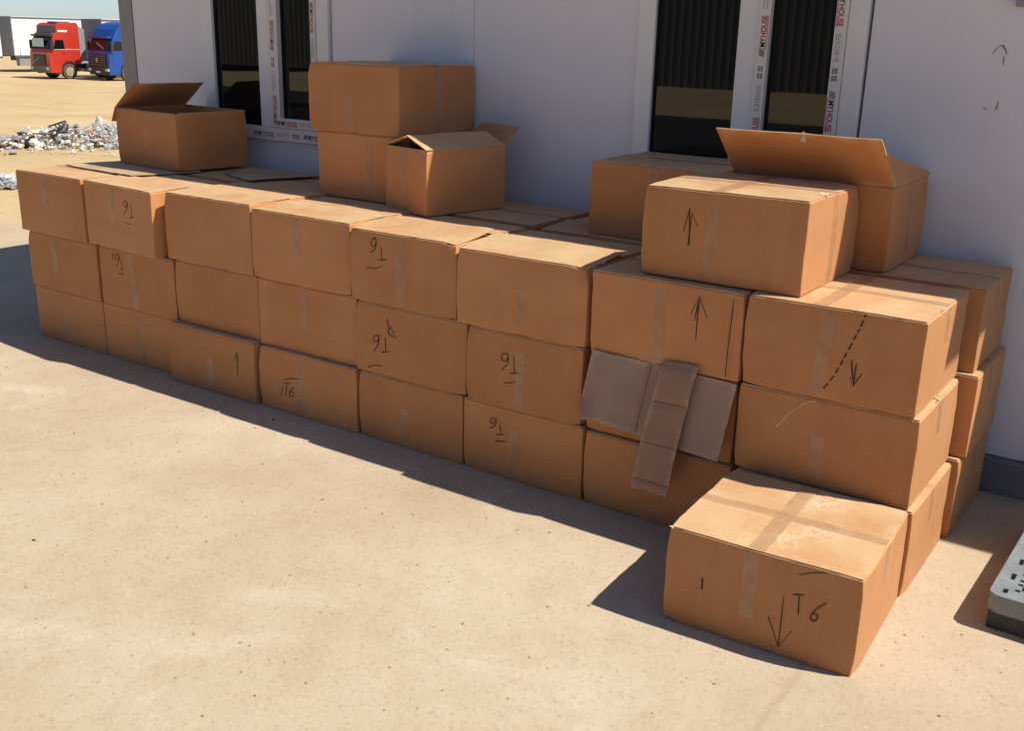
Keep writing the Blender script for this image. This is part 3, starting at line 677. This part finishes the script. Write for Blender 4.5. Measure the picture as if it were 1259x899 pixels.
# --- open cartons
def flap_sheet(parent, p0, p1, dirv, L, mat='cardboard', curl=0.0, seed=0, name='flap', taper=0.0, L2=None):
    p0, p1, dv = Vector(p0), Vector(p1), Vector(dirv).normalized(); e = (p1 - p0); nrm = e.cross(dv).normalized()
    def f(u, v):
        uu = u + (0.5 - u)*taper*v; Lk = L + ((L2 or L) - L)*u
        return p0 + e*uu + dv*(Lk*v) + nrm*(curl*v*v + 0.004*mnoise.noise(Vector((u*3, v*3, seed))) * v) + dv*(0.004*mnoise.noise(Vector((u*14, seed, 0))) * (v > 0.99))
    return grid_obj(name, f, 14, 8, mat, parent, 0.0045, 0)
def open_carton(x0, x1, y0, d, z0, z1, label, rz):
    BOXN[0] += 1; w = x1 - x0; h = z1 - z0; a = rad(rz)
    cx = x0 + math.cos(a)*w/2 - math.sin(a)*d/2; cy = y0 + math.sin(a)*w/2 + math.cos(a)*d/2
    e = tag(empty('cardboard_box', (cx, cy, z0), a), label, 'box'); c = Carton(w, d, h, BOXN[0]*13 + 7)
    c.body(e, 'cardboard', True); return e, c
# far open box
e, c = open_carton(.092, .676, .548, .455, .944, 1.250, 'open cardboard box with a dark raised flap at the far end of the pile', -5.0)
w, d, h = c.w/2, c.d/2, c.h
flap_sheet(e, (-w, -d, h), (-w, d, h), (.62, 0, .42), .24, seed=1, curl=.0)
flap_sheet(e, (-w, -d+.01, h-.002), (-w*0.3, -d+.01, h-.002), (0, .9, -.45), .10, seed=2)
flap_sheet(e, (-w+.01, d, h), (w-.01, d, h), (0, -.55, -.9), .22, seed=3)
flap_sheet(e, (w-.002, -d+.02, h), (w-.002, d-.02, h), (-.5, 0, -.9), .22, seed=4)
strip(c, e, 'front', ((.29, .11), (.29, .20)), .03)
flap_sheet(e, (-w-.001, -d, h), (-w-.001, -d+.05, h), (-.35, -.1, -.9), .085, seed=5, name='torn_corner')
# small open box
e, c = open_carton(2.168, 2.470, .462, .46, .917, 1.203, 'small open cardboard box with tented top flaps beside the two-box stack', -13.0)
w, d, h = c.w/2, c.d/2, c.h
flap_sheet(e, (w, -d, h), (w, d, h), (-.93, 0, .37), .152, seed=11, curl=-.004)
flap_sheet(e, (-w, d, h), (-w, -d, h), (.93, 0, .30), .150, seed=12)
flap_sheet(e, (w, d, h), (-w, d, h), (.22, .55, .62), .115, seed=13, taper=.12)
flap_sheet(e, (-w+.01, -d+.002, h), (w-.01, -d+.002, h), (0, .35, -.9), .14, seed=14)
strip(c, e, 'front', ((.155, .0), (.135, .285)), .046)
# big open box with the standing flap
e, c = open_carton(3.790, 4.385, .590, .475, .909, 1.214, 'open cardboard box by the wall with a wide front flap standing up', 0.0)
w, d, h = c.w/2, c.d/2, c.h
flap_sheet(e, (-w, -d, h), (w, -d, h), (-.03, -.80, .76), .262, seed=21, curl=.010, taper=.02)
flap_sheet(e, (w, -d+.005, h), (w, d-.005, h), (-.50, 0, .86), .135, seed=22, L2=.012)
flap_sheet(e, (-w, d, h), (-w, -d, h), (.95, 0, -.1), .24, seed=23)
flap_sheet(e, (w-.01, d, h), (-w+.01, d, h), (0, -.97, .10), .23, seed=24)
strip(c, e, 'right', ((.24, .05), (.24, .29)), .046)

grid_obj('torn_paper', lambda u, v: Vector((.02 + .018*(u-.5), -d-.185-.006*v, h+.178 - .032*v + .004*math.sin(u*5))), 3, 4, 'torn_paper', e)
# --- loose flat cardboard
def sheet(corners, label, mat, nu=14, nv=8, wave=0.004, seed=0, thick=0.005, curl=None):
    C4 = [Vector(q) for q in corners]; o = sum(C4, Vector())/4
    e = tag(empty('cardboard_sheet', o), label, 'cardboard')
    def f(u, v):
        p = C4[0].lerp(C4[1], u).lerp(C4[3].lerp(C4[2], u), v) - o
        p += Vector((0.3, 0.3, 1.0))*wave*mnoise.noise(Vector((u*3 + seed, v*3, seed)))
        ed = max(abs(u-.5), abs(v-.5))*2
        if ed > 0.99: p += 0.003*Vector(mnoise.noise_vector(Vector((u*13, v*13, seed))))
        if curl: p += Vector(curl(u, v))
        return p
    return e, grid_obj('panel', f, nu, nv, mat, e, thick, 0)
sheet([(-.03, .285, .9395), (.615, .235, .9385), (.70, .62, .9385), (.04, .67, .9395)], 'flat cardboard sheet lying under the far open box', 'cardboard_inner', seed=2, wave=.001, curl=lambda u, v: (0, 0, .008*max(0, u-.35)*(1-v)**2 + .012*max(0, .25-u)*(1-v)))
sheet([(.80, .69, .9345), (1.13, .56, .9375), (1.29, .97, .9365), (.85, .99, .9345)], 'flat cardboard sheet lying loose between far open box and two-box stack', 'cardboard_inner', seed=5, wave=.001)
# hanging sheet with a fold and the strip in front of it
e = tag(empty('cardboard_sheet', (3.82, -.03, .60)), 'wide greyish cardboard sheet hanging from under the top layer', 'cardboard')
def hang(u, v):
    T = Vector((3.556, -.004, .612)).lerp(Vector((4.110, -.004, .594)), u)
    B = Vector((3.531, -.046, .366)).lerp(Vector((4.088, -.052, .328)), u)
    p = T.lerp(B, v); fold = math.exp(-((u-.44)/.02)**2)
    p.y += 0.006*fold - .012*abs(u-.44)*v + .004*mnoise.noise(Vector((u*4, v*3, 9)))
    if u < .12 and v > .72: p.y -= (.12-u)*(v-.72)*0.9; p.x += (.12-u)*(v-.72)*.9
    if v > .99 or v < .01 or u > .99: p.z += .003*mnoise.noise(Vector((u*18, v*15, 2))); p.x += .003*mnoise.noise(Vector((u*18, v*15, 5)))
    return p - Vector((3.82, -.03, .60))
grid_obj('panel', hang, 36, 14, 'cardboard_inner', e, .005, 0)
for (u0, nm) in ((.405, 'crease'), (.425, 'crease'), (.452, 'crease')):
    grid_obj(nm, lambda u, v, u0=u0: hang(u0 + (u-.5)*.006, .03 + v*.94) + Vector((0, -.0036, 0)), 1, 12, 'tar_brown' if u0 == .425 else 'cardboard', e)
e = tag(empty('cardboard_strip', (3.87, -.06, .55)), 'narrow brown cardboard strip hanging over the wide greyish sheet', 'cardboard')
def hang2(u, v):
    T = Vector((3.843, -.022, .626)).lerp(Vector((3.974, -.022, .632)), u); B = Vector((3.782, -.090, .166)).lerp(Vector((3.926, -.090, .166)), u)
    p = T.lerp(B, v); p.y += .004*mnoise.noise(Vector((u*2, v*5, 4))) - .012*math.sin(v*math.pi) + (.006*math.exp(-((v-.30)/.03)**2)) + .005*math.exp(-((v-.92)/.02)**2)
    if v < .06: p.y += .012*(1 - v/.06)
    if v > .99 or v < .01: p.z += .004*mnoise.noise(Vector((u*9, v*15, 2)))
    return p - Vector((3.87, -.06, .55))
grid_obj('panel', hang2, 8, 40, 'cardboard_strip', e, .005, 0)
for v0 in (.30, .62, .92): grid_obj('crease', lambda u, v, v0=v0: hang2(.02 + u*.96, v0 + v*.006) + Vector((0, -.0036, 0)), 8, 1, 'tar_brown', e)

# ------------------------------------------------------------------ plastic pallet at the right
pal = tag(empty('plastic_pallet', (5.58, .36, GZ), rad(-1.5)), 'grey plastic pallet with perforated deck lying on the concrete', 'pallet')
def pallet():
    w, d, z0, z1 = 1.2, .80, .090, .115; nxx, nyy = 80, 54
    ox, oy = -w/2, -d/2; vs = []; fs = []; fm = []; idx = {}
    def inside(x, y):
        r = .035; qx = max(abs(x) - (w/2 - r), 0); qy = max(abs(y) - (d/2 - r), 0); return math.hypot(qx, qy) <= r
    hole = [[False]*nyy for _ in range(nxx)]
    for i in range(2, nxx-2):
        for j in range(2, nyy-2):
            a, b = i % 9, j % 8
            hole[i][j] = (a in (1, 2) and b in (1, 2, 3)) or (a in (5, 6) and b in (5, 6)) or (a == 4 and b in (1, 4, 7)) or (a == 8 and b in (0, 3, 6))
    keep = [[inside(ox + (i+.5)*w/nxx, oy + (j+.5)*d/nyy) and not hole[i][j] for j in range(nyy)] for i in range(nxx)]
    def V(i, j, z):
        k = (i, j, z)
        if k not in idx: idx[k] = len(vs); vs.append((ox + i*w/nxx, oy + j*d/nyy, z))
        return idx[k]
    for i in range(nxx):
        for j in range(nyy):
            if not keep[i][j]: continue
            fs.append((V(i, j, z1), V(i+1, j, z1), V(i+1, j+1, z1), V(i, j+1, z1)))
            for (di, dj, a, b) in ((0, -1, (i, j), (i+1, j)), (1, 0, (i+1, j), (i+1, j+1)), (0, 1, (i+1, j+1), (i, j+1)), (-1, 0, (i, j+1), (i, j))):
                ii, jj = i+di, j+dj
                if not (0 <= ii < nxx and 0 <= jj < nyy and keep[ii][jj]):
                    fs.append((V(*a, z0), V(*b, z0), V(*b, z1), V(*a, z1)))
    mesh_obj('deck', vs, fs, 'pallet_plastic', pal)
    def rrect(hw, hd, r, n=5):
        o = []
        for (cx, cy, a0) in ((hw-r, hd-r, 0), (-hw+r, hd-r, 90), (-hw+r, -hd+r, 180), (hw-r, -hd+r, 270)):
            for k in range(n+1): an = rad(a0 + 90*k/n); o.append((cx + r*math.cos(an), cy + r*math.sin(an)))
        return o
    A = rrect(w/2+.002, d/2+.002, .037); Bq = rrect(w/2-.006, d/2-.006, .031); n = len(A); vs = []; fs = []
    for ring, z in ((A, .058), (A, .1155), (Bq, .1155), (Bq, .058)): vs += [(x, y, z) for x, y in ring]
    for k in range(4):
        for i in range(n): fs.append((k*n+i, k*n+(i+1) % n, ((k+1) % 4)*n+(i+1) % n, ((k+1) % 4)*n+i))
    mesh_obj('rim', vs, fs, 'pallet_plastic', pal)
    bx('under_tray', -w/2+.02, w/2-.02, -d/2+.02, d/2-.02, .058, .062, 'pallet_dark', pal)
    for sx in (-1, 0, 1):
        bx('skid', sx*(w/2-.075)-.07, sx*(w/2-.075)+.07, -d/2+.004, d/2-.004, 0, .0575, 'pallet_dark', pal, .004)
pallet()

# ------------------------------------------------------------------ gravel and grit on the apron
def grit(name, n, seed, s0, s1, region, mat, label):
    rr = random.Random(seed); vs = []; fs = []
    ico = [(0,0,1),(.89,0,.45),(.28,.85,.45),(-.72,.53,.45),(-.72,-.53,.45),(.28,-.85,.45),(.72,.53,-.3),(-.28,.85,-.3),(-.89,0,-.3),(-.28,-.85,-.3),(.72,-.53,-.3)]
    icf = [(0,1,2),(0,2,3),(0,3,4),(0,4,5),(0,5,1),(1,6,2),(2,7,3),(3,8,4),(4,9,5),(5,10,1),(2,6,7),(3,7,8),(4,8,9),(5,9,10),(1,10,6)]
    x0, x1, y0, y1 = region
    for _ in range(n):
        x, y = rr.uniform(x0, x1), rr.uniform(y0, y1); s = s0 + (s1-s0)*rr.random()**4
        if 0 < y < 1.05 and -.1 < x < 4.8: continue
        b = len(vs); a = rr.uniform(0, 6.28); fl = rr.uniform(.4, .8)
        for (p, q, r) in ico:
            k = rr.uniform(.75, 1.2)
            vs.append((x + s*k*(p*math.cos(a) - q*math.sin(a))*1.2, y + s*k*(p*math.sin(a) + q*math.cos(a)), GZ + s*fl*(r*k + .25)))
        fs += [tuple(i+b for i in f) for f in icf]
    o = mesh_obj(name, vs, fs, mat); kind(o, 'stuff'); tag(o, label, 'gravel'); return o
grit('gravel', 2600, 3, .0012, .0055, (-1.5, 6.0, -2.2, 1.0), 'gravel', 'fine pale grit scattered over the dusty concrete')
grit('pebbles', 60, 9, .0018, .0070, (-1.5, 6.0, -2.0, 1.0), 'dark_pebble', 'sparse dark pebbles scattered over the dusty concrete')
# small paper scrap near the bottom edge of the picture
sc = MB(); sc.add([(0, 0, 0), (.035, .004, .006), (.040, .022, .010), (.012, .020, .003), (-.004, .012, .001)], [(0, 1, 2, 3, 4)]); o = sc.build('paper_scrap', 'chalk_scuff'); o.location = (3.94, -1.62, GZ+.002)
tag(o, 'tiny pale paper scrap lying alone on the sunlit concrete', 'scrap')

# ------------------------------------------------------------------ litter heap
def blob(rr, c, s, flat=.7, n1=7, n2=5, amp=.5):
    vs = []; fs = []; sd = rr.uniform(0, 99)
    for j in range(n2+1):
        th = math.pi*j/n2
        for i in range(n1):
            ph = 2*math.pi*i/n1; v = Vector((math.sin(th)*math.cos(ph), math.sin(th)*math.sin(ph), math.cos(th)*flat))
            k = 1 + amp*mnoise.noise(v*1.9 + Vector((sd, 0, 0)))
            vs.append(Vector(c) + v*s*k)
    for j in range(n2):
        for i in range(n1): fs.append((j*n1+i, j*n1+(i+1) % n1, (j+1)*n1+(i+1) % n1, (j+1)*n1+i))
    return vs, fs
def bottle(rr, c, s):
    ax = Vector((rr.uniform(-1, 1), rr.uniform(-1, 1), rr.uniform(-.4, .6))).normalized(); e1 = ax.orthogonal().normalized(); e2 = ax.cross(e1)
    prof = [(0, .0), (0, .8), (.55, 1), (1.5, .95), (2.0, 1.0), (2.6, .45), (3.0, .38), (3.0, 0)]; vs = []; fs = []; n = 7
    for (t, r) in prof:
        for i in range(n):
            a = 2*math.pi*i/n; k = r*s*(1 + .25*rr.uniform(-1, 1)); vs.append(Vector(c) + ax*(t-1.5)*s + e1*k*math.cos(a) + e2*k*math.sin(a))
    for j in range(len(prof)-1):
        for i in range(n): fs.append((j*n+i, j*n+(i+1) % n, (j+1)*n+(i+1) % n, (j+1)*n+i))
    return vs, fs
def heap(seed, n, pts, label, hgt):
    rr = random.Random(seed); V_ = []; F_ = []; MI = []
    for _ in range(n):
        t = rr.random(); k = t*(len(pts)-1); i = min(int(k), len(pts)-2); f_ = k - i
        cx = pts[i][0] + (pts[i+1][0]-pts[i][0])*f_; cy = pts[i][1] + (pts[i+1][1]-pts[i][1])*f_; wd = pts[i][2] + (pts[i+1][2]-pts[i][2])*f_
        u = rr.gauss(0, .40); x = cx + rr.gauss(0, .06) - .84*u*wd; y = cy + rr.gauss(0, .06) + .54*u*wd
        z = ground_z(x, y) + max(0, hgt*(1 - (u/.9)**2))*rr.random()*min(1, wd*1.6)
        mi = rr.choices(range(7), [8, 6, 5, 2.5, 1.5, .8, 1.2])[0]
        typ = rr.random()
        if typ < .5: vs, fs = bottle(rr, (x, y, z+.03), rr.uniform(.016, .030))
        elif typ < .85: vs, fs = blob(rr, (x, y, z+.02), rr.uniform(.02, .085), rr.uniform(.3, .9), amp=1.1)
        else:
            s = rr.uniform(.03, .10); a = rr.uniform(0, 6.28)
            vs = [Vector((x, y, z+.02)) + Vector((s*p*math.cos(a)-s*q*math.sin(a), s*p*math.sin(a)+s*q*math.cos(a), s*rr.uniform(0, .5))) for p, q in ((-1, -.6), (0, -.7), (1, -.5), (1, .6), (0, .5), (-1, .6))]
            fs = [(0, 1, 4, 5), (1, 2, 3, 4)]
        b = len(V_); V_ += vs; F_ += [tuple(q+b for q in f) for f in fs]; MI += [mi]*len(fs)
    o = mesh_obj('litter', V_, F_, None, mats=['litter_%d' % i for i in range(7)], fmi=MI)
    kind(o, 'stuff'); return tag(o, label, 'litter')
heap(11, 800, [(-11.45, 6.6, .3), (-11.25, 7.0, .75), (-10.95, 7.35, .95), (-10.6, 7.65, 1.05), (-10.35, 8.0, .9), (-9.9, 8.7, .7), (-9.5, 9.4, .3)], 'heap of discarded plastic bottles and bags on the sand', .34)
heap(23, 260, [(-6.6, 2.8, .5), (-6.2, 3.2, .6), (-5.8, 3.6, .4)], 'smaller scatter of plastic litter beside the end of the box pile', .10)
heap(31, 70, [(-12.5, 6.0, 1.5), (-9.5, 7.0, 1.8), (-8.5, 8.0, 1.2)], 'loose plastic scraps strewn on the sand around the heap', .0)
cr = tag(empty('black_crate', (-10.9, 7.2, ground_z(-10.9, 7.2)+.26), rad(35)), 'broken black plastic crate on top of the litter heap', 'crate'); cr.rotation_euler = (rad(28), rad(-18), rad(35)); cr.scale = (.62, .62, .62)
m = MB(); m.box(-.24, .24, -.16, .16, 0, .02)
for (a, b, c_, d_) in ((-.24, .24, -.16, -.145), (-.24, .24, .145, .16), (-.24, -.225, -.145, .145), (.225, .24, -.145, .145)):
    m.box(a, b, c_, d_, .02, .06); m.box(a, b, c_, d_, .15, .19)
for sx in (-.24, .225):
    for sy in (-.16, -.05, .04, .145): m.box(sx+.001, sx+.014, sy+.001, sy+.014, .06, .15)
for sx in (-.1, 0, .1):
    for sy in (-.16, .145): m.box(sx, sx+.03, sy+.001, sy+.014, .06, .15)
m.build('crate_body', 'litter_5', cr)
rr = random.Random(77)
vs, fs = blob(rr, (0, 0, .08), .17, .6, 14, 9, .8); o = mesh_obj('rubbish_bag', vs, fs, 'litter_3', smooth=True); o.location = (-11.75, 6.75, ground_z(-11.75, 6.75)); tag(o, 'dark grey rubbish bag lying beside the litter heap', 'bag')
vs, fs = blob(rr, (0, 0, .13), .10, 1.35, 14, 9, .8); o = mesh_obj('plastic_bag', vs, fs, 'litter_0', smooth=True); o.location = (-10.75, 7.85, ground_z(-10.75, 7.85)+.20); tag(o, 'white plastic bag standing up on the litter heap', 'bag')
vs, fs = blob(rr, (0, 0, .10), .15, .9, 14, 9, .6); o = mesh_obj('orange_bag', vs, fs, 'litter_4', smooth=True); o.location = (-11.4, 6.98, ground_z(-11.4, 6.98)+.03); tag(o, 'brown bag beside the end of the litter heap', 'bag')

# ------------------------------------------------------------------ trucks
def wheel(parent, x, y, r=.52, w=.32, side=1):
    m = MB(); m.cyl((y, r), 0, r, x - w/2, x + w/2, 28); t = m.build('wheel', 'tyre', parent, .03)
    m = MB(); xo = x + side*w/2
    m.cyl((y, r), 0, .30, xo - side*.02, xo + side*.012, 24); m.cyl((y, r), 0, .14, xo + side*.0125, xo + side*.05, 16)
    m.build('rim', 'rim', t)
    return t
def arch_profile(pts, yc, r, z0, n=10):
    """polygon (y,z) with a wheel arch cut from its lower edge"""
    arc = [(yc + r*math.cos(a), .52 + r*math.sin(a)) for a in [math.pi*k/n for k in range(n+1)]]
    arc = [(y, max(z, z0)) for y, z in arc]
    return pts + arc
def tractor(loc, rz, paint, label, dark_front, style):
    t = tag(empty('truck', (loc[0], loc[1], ground_z(loc[0], loc[1])), rz), label, 'truck')
    W = 1.24; yc = 1.42
    if style == 'red':
        prof = [(0.02, .42), (-.03, 1.0), (0.0, 1.75), (.10, 1.95), (.42, 2.95), (.62, 3.05), (.66, 3.50), (.95, 3.68), (2.20, 3.72), (2.30, 3.55), (2.30, 1.05), (2.12, 1.0)]
    else:
        prof = [(0.04, .36), (-.02, .9), (0.0, 1.75), (.12, 1.98), (.40, 2.80), (.72, 3.35), (1.10, 3.66), (1.6, 3.80), (2.25, 3.85), (2.30, 3.6), (2.30, 1.05), (2.12, 1.0)]
    prof = prof + [(yc + .66*math.cos(a), .52 + .66*math.sin(a)) for a in [rad(47 + 103*k/8) for k in range(9)]] + [(.82, .42)]
    m = MB(); m.prism(prof, 0, -W, W); m.build('cab', paint, t, .05)
    # windscreen follows the slope of the cab front
    def on_front(z):
        P = sorted([p for p in prof[:8]], key=lambda q: q[1])
        for (a, b) in zip(P, P[1:]):
            if a[1] <= z <= b[1]: return a[0] + (b[0]-a[0])*(z-a[1])/(b[1]-a[1] + 1e-9)
        return P[-1][0]
    def panel(name, z0, z1, hw0, hw1, mat, off, parent=t, n=6):
        vs = []; fs = []
        for k in range(n+1):
            z = z0 + (z1-z0)*k/n; y = on_front(z) - off; hw = hw0 + (hw1-hw0)*k/n
            vs += [(-hw, y, z), (hw, y, z), (hw, y+.04, z), (-hw, y+.04, z)]
        for k in range(n):
            for i in range(4): fs.append((4*k+i, 4*k+(i+1) % 4, 4*k+4+(i+1) % 4, 4*k+4+i))
        fs += [(3, 2, 1, 0), (4*n, 4*n+1, 4*n+2, 4*n+3)]
        return mesh_obj(name, vs, fs, mat, parent)
    ws = panel('windscreen', 1.98, 2.78, 1.14, 1.08, 'glass', .045)
    if style == 'red':
        bx('sun_shade', -.9, .55, .30, .31, 2.12, 2.66, 'screen_card', t).location = (0, -.24, 0)
        panel('roof_front', 2.98, 3.44, 1.06, 1.0, 'truck_grey', .045)
        bx('sun_visor', -1.15, 1.15, .14, .42, 2.80, 2.92, 'truck_dark', t, .02)
        g_ = panel('grille', .92, 1.62, .80, .70, 'truck_dark', .05)
        for k in range(4): bx('grille_bar', -.72, .72, -.10, -.07, 1.0+.15*k, 1.04+.15*k, 'truck_grey', g_)
        bx('badge_bar', -.55, .55, -.095, -.085, 1.24, 1.30, 'steel', g_).rotation_euler = (0, rad(-24), 0)
        panel('bumper', .36, .86, 1.2, 1.22, 'truck_grey', .07)
        bx('side_lettering', 1.2405, 1.246, .75, 1.45, 3.10, 3.22, 'truck_white', t); bx('side_trim', 1.2405, 1.248, .30, 2.28, 1.955, 1.985, 'truck_white', t)
        bx('roof_vent', -.2, .9, .9, 1.9, 3.68, 3.78, 'truck_grey', t, .03)
    else:
        panel('roof_front', 2.84, 3.30, 1.06, .98, paint, .045)
        bx('sun_visor', -1.12, 1.12, .10, .36, 2.76, 2.90, 'truck_blue', t, .02)
        g_ = panel('grille', .95, 1.72, .95, .90, 'truck_dark', .05)
        for k in range(5): bx('grille_bar', -.86, .86, -.10, -.065, 1.02+.14*k, 1.07+.14*k, 'truck_grey', g_, .01)
        m = MB(); m.cyl((0, 1.36), 1, .16, -.125, -.105, 20); m.build('front_badge', 'steel', g_)
        panel('bumper', .34, .90, .95, .98, 'truck_dark', .07)
        bx('number_plate', -.26, .26, -.105, -.095, .52, .63, 'truck_white', t)
    for s in (-1, 1):
        hl = bx('headlight', s*1.0-.18, s*1.0+.18, -.09, .10, .62, .80, 'lamp_lens', t, .02)
        sw = MB(); sw.prism([(.36, 1.98), (.52, 2.58), (1.10, 2.58), (1.16, 1.98)], 0, s*W, s*(W+.012)); sw.build('side_window', 'glass', t)
        d = MB(); d.prism([(.30, 1.02), (.30, 1.94), (1.20, 1.94), (1.20, 1.28)], 0, s*(W+.001), s*(W+.014)); dr = d.build('door', paint, t, .006)
        bx('door_handle', s*(W+.0145) - .02, s*(W+.0145) + .02, 1.0, 1.14, 1.72, 1.77, 'truck_dark', dr)
        mi = MB(); mi.box(s*1.36-.06, s*1.36+.06, .12, .30, 1.95, 2.55); mi.box(min(s*1.24, s*1.31), max(s*1.24, s*1.31), .19, .23, 2.45, 2.50); mi.build('mirror', 'truck_dark', t, .015)
        bx('step', s*1.14-.09, s*1.14+.09, .40, .80, .34, .41, 'truck_dark', t)
        sm = MB(); sm.prism([(2.31, 1.1), (2.31, 3.5), (2.75, 3.3), (2.75, 1.3)], 0, s*1.05, s*1.16); sm.build('side_deflector', 'trailer_grey' if style == 'red' else paint, t, .01)
        wheel(t, s*1.06, yc, side=s); wheel(t, s*1.06, 5.1, side=s)
        mg = MB(); mg.prism([(yc + .64*math.cos(rad(a)), .52 + .64*math.sin(rad(a))) for a in range(10, 171, 16)] + [(yc + .58*math.cos(rad(a)), .52 + .58*math.sin(rad(a))) for a in range(170, 9, -16)], 0, s*.86, s*1.245); mg.build('mudguard', 'truck_dark', t)
        m = MB(); m.cyl((3.2, .72), 0, .30, min(s*.7, s*1.15), max(s*.7, s*1.15), 20); m.build('air_tank', 'steel', t)
        bx('fuel_tank', min(s*.66, s*1.18), max(s*.66, s*1.18), 3.6, 4.4, .40, .98, 'steel', t, .05)
        bx('chassis_rail', s*.42-.05, s*.42+.05, .3, 6.1, .72, .98, 'truck_dark', t)
    bx('engine_block', -.6, .6, .4, 2.2, .45, .98, 'truck_dark', t)
    bx('exhaust_stack', -1.0, -.86, 2.45, 2.60, 1.0, 3.3, 'steel', t, .02)
    return t
def trailer(loc, rz, L, label, ht=4.0, front='trailer_grey', group=None):
    t = tag(empty('semi_trailer', (loc[0], loc[1], ground_z(loc[0], loc[1])), rz), label, 'trailer', group)
    bx('cargo_box', -1.26, 1.26, .02, L, 1.22, ht, 'truck_white', t, .02)
    bx('front_board', -1.26, 1.26, -.04, .018, 1.22, ht, front, t, .01)
    bx('side_rail', 1.262, 1.30, 0, L, 1.12, 1.26, 'truck_grey', t); bx('side_rail', -1.30, -1.262, 0, L, 1.12, 1.26, 'truck_grey', t)
    bx('roof_rail', 1.262, 1.29, 0, L, ht-.14, ht-.03, 'truck_grey', t)
    bx('underframe', -.5, .5, .6, L-.2, .85, 1.21, 'truck_dark', t)
    for k in range(int(L/.9)):
        bx('curtain_strap', 1.262, 1.272, .45+.9*k, .50+.9*k, 1.27, 1.62, 'truck_grey', t)
    for s in (-1, 1):
        bx('landing_leg', s*.75-.07, s*.75+.07, 2.4, 2.55, .05, 1.2, 'truck_dark', t)
        for k in range(3): wheel(t, s*1.04, L-4.2+1.31*k, side=s)
    bx('pallet_locker', .75, 1.22, .35, 1.9, .48, 1.10, 'trailer_grey', t, .02); bx('side_guard', 1.20, 1.25, 2.6, L-4.9, .62, .98, 'trailer_grey', t, .01)
    bx('pallet_locker', .55, 1.22, 3.2, 5.4, .45, 1.15, 'truck_white', t, .02)
    return t
tractor((-63.2, 39.6), rad(-3), 'truck_red', 'red lorry cab with dark visor and grille parked on the sand', True, 'red')
trailer((-63.1, 43.75), rad(-3), 13.0, 'white semi-trailer coupled behind the red lorry cab', 4.02)
tractor((-59.55, 41.6), rad(-2), 'truck_blue', 'blue lorry cab with rounded roof parked beside the red one', True, 'blue')
trailer((-74.4, 43.8), rad(-2), 13.0, 'white semi-trailer with grey front board standing behind the red lorry', 4.1)
trailer((-72.25, 28.4), rad(-1), 13.0, 'white semi-trailer at the edge of the lorry park, rear end showing', 3.9)
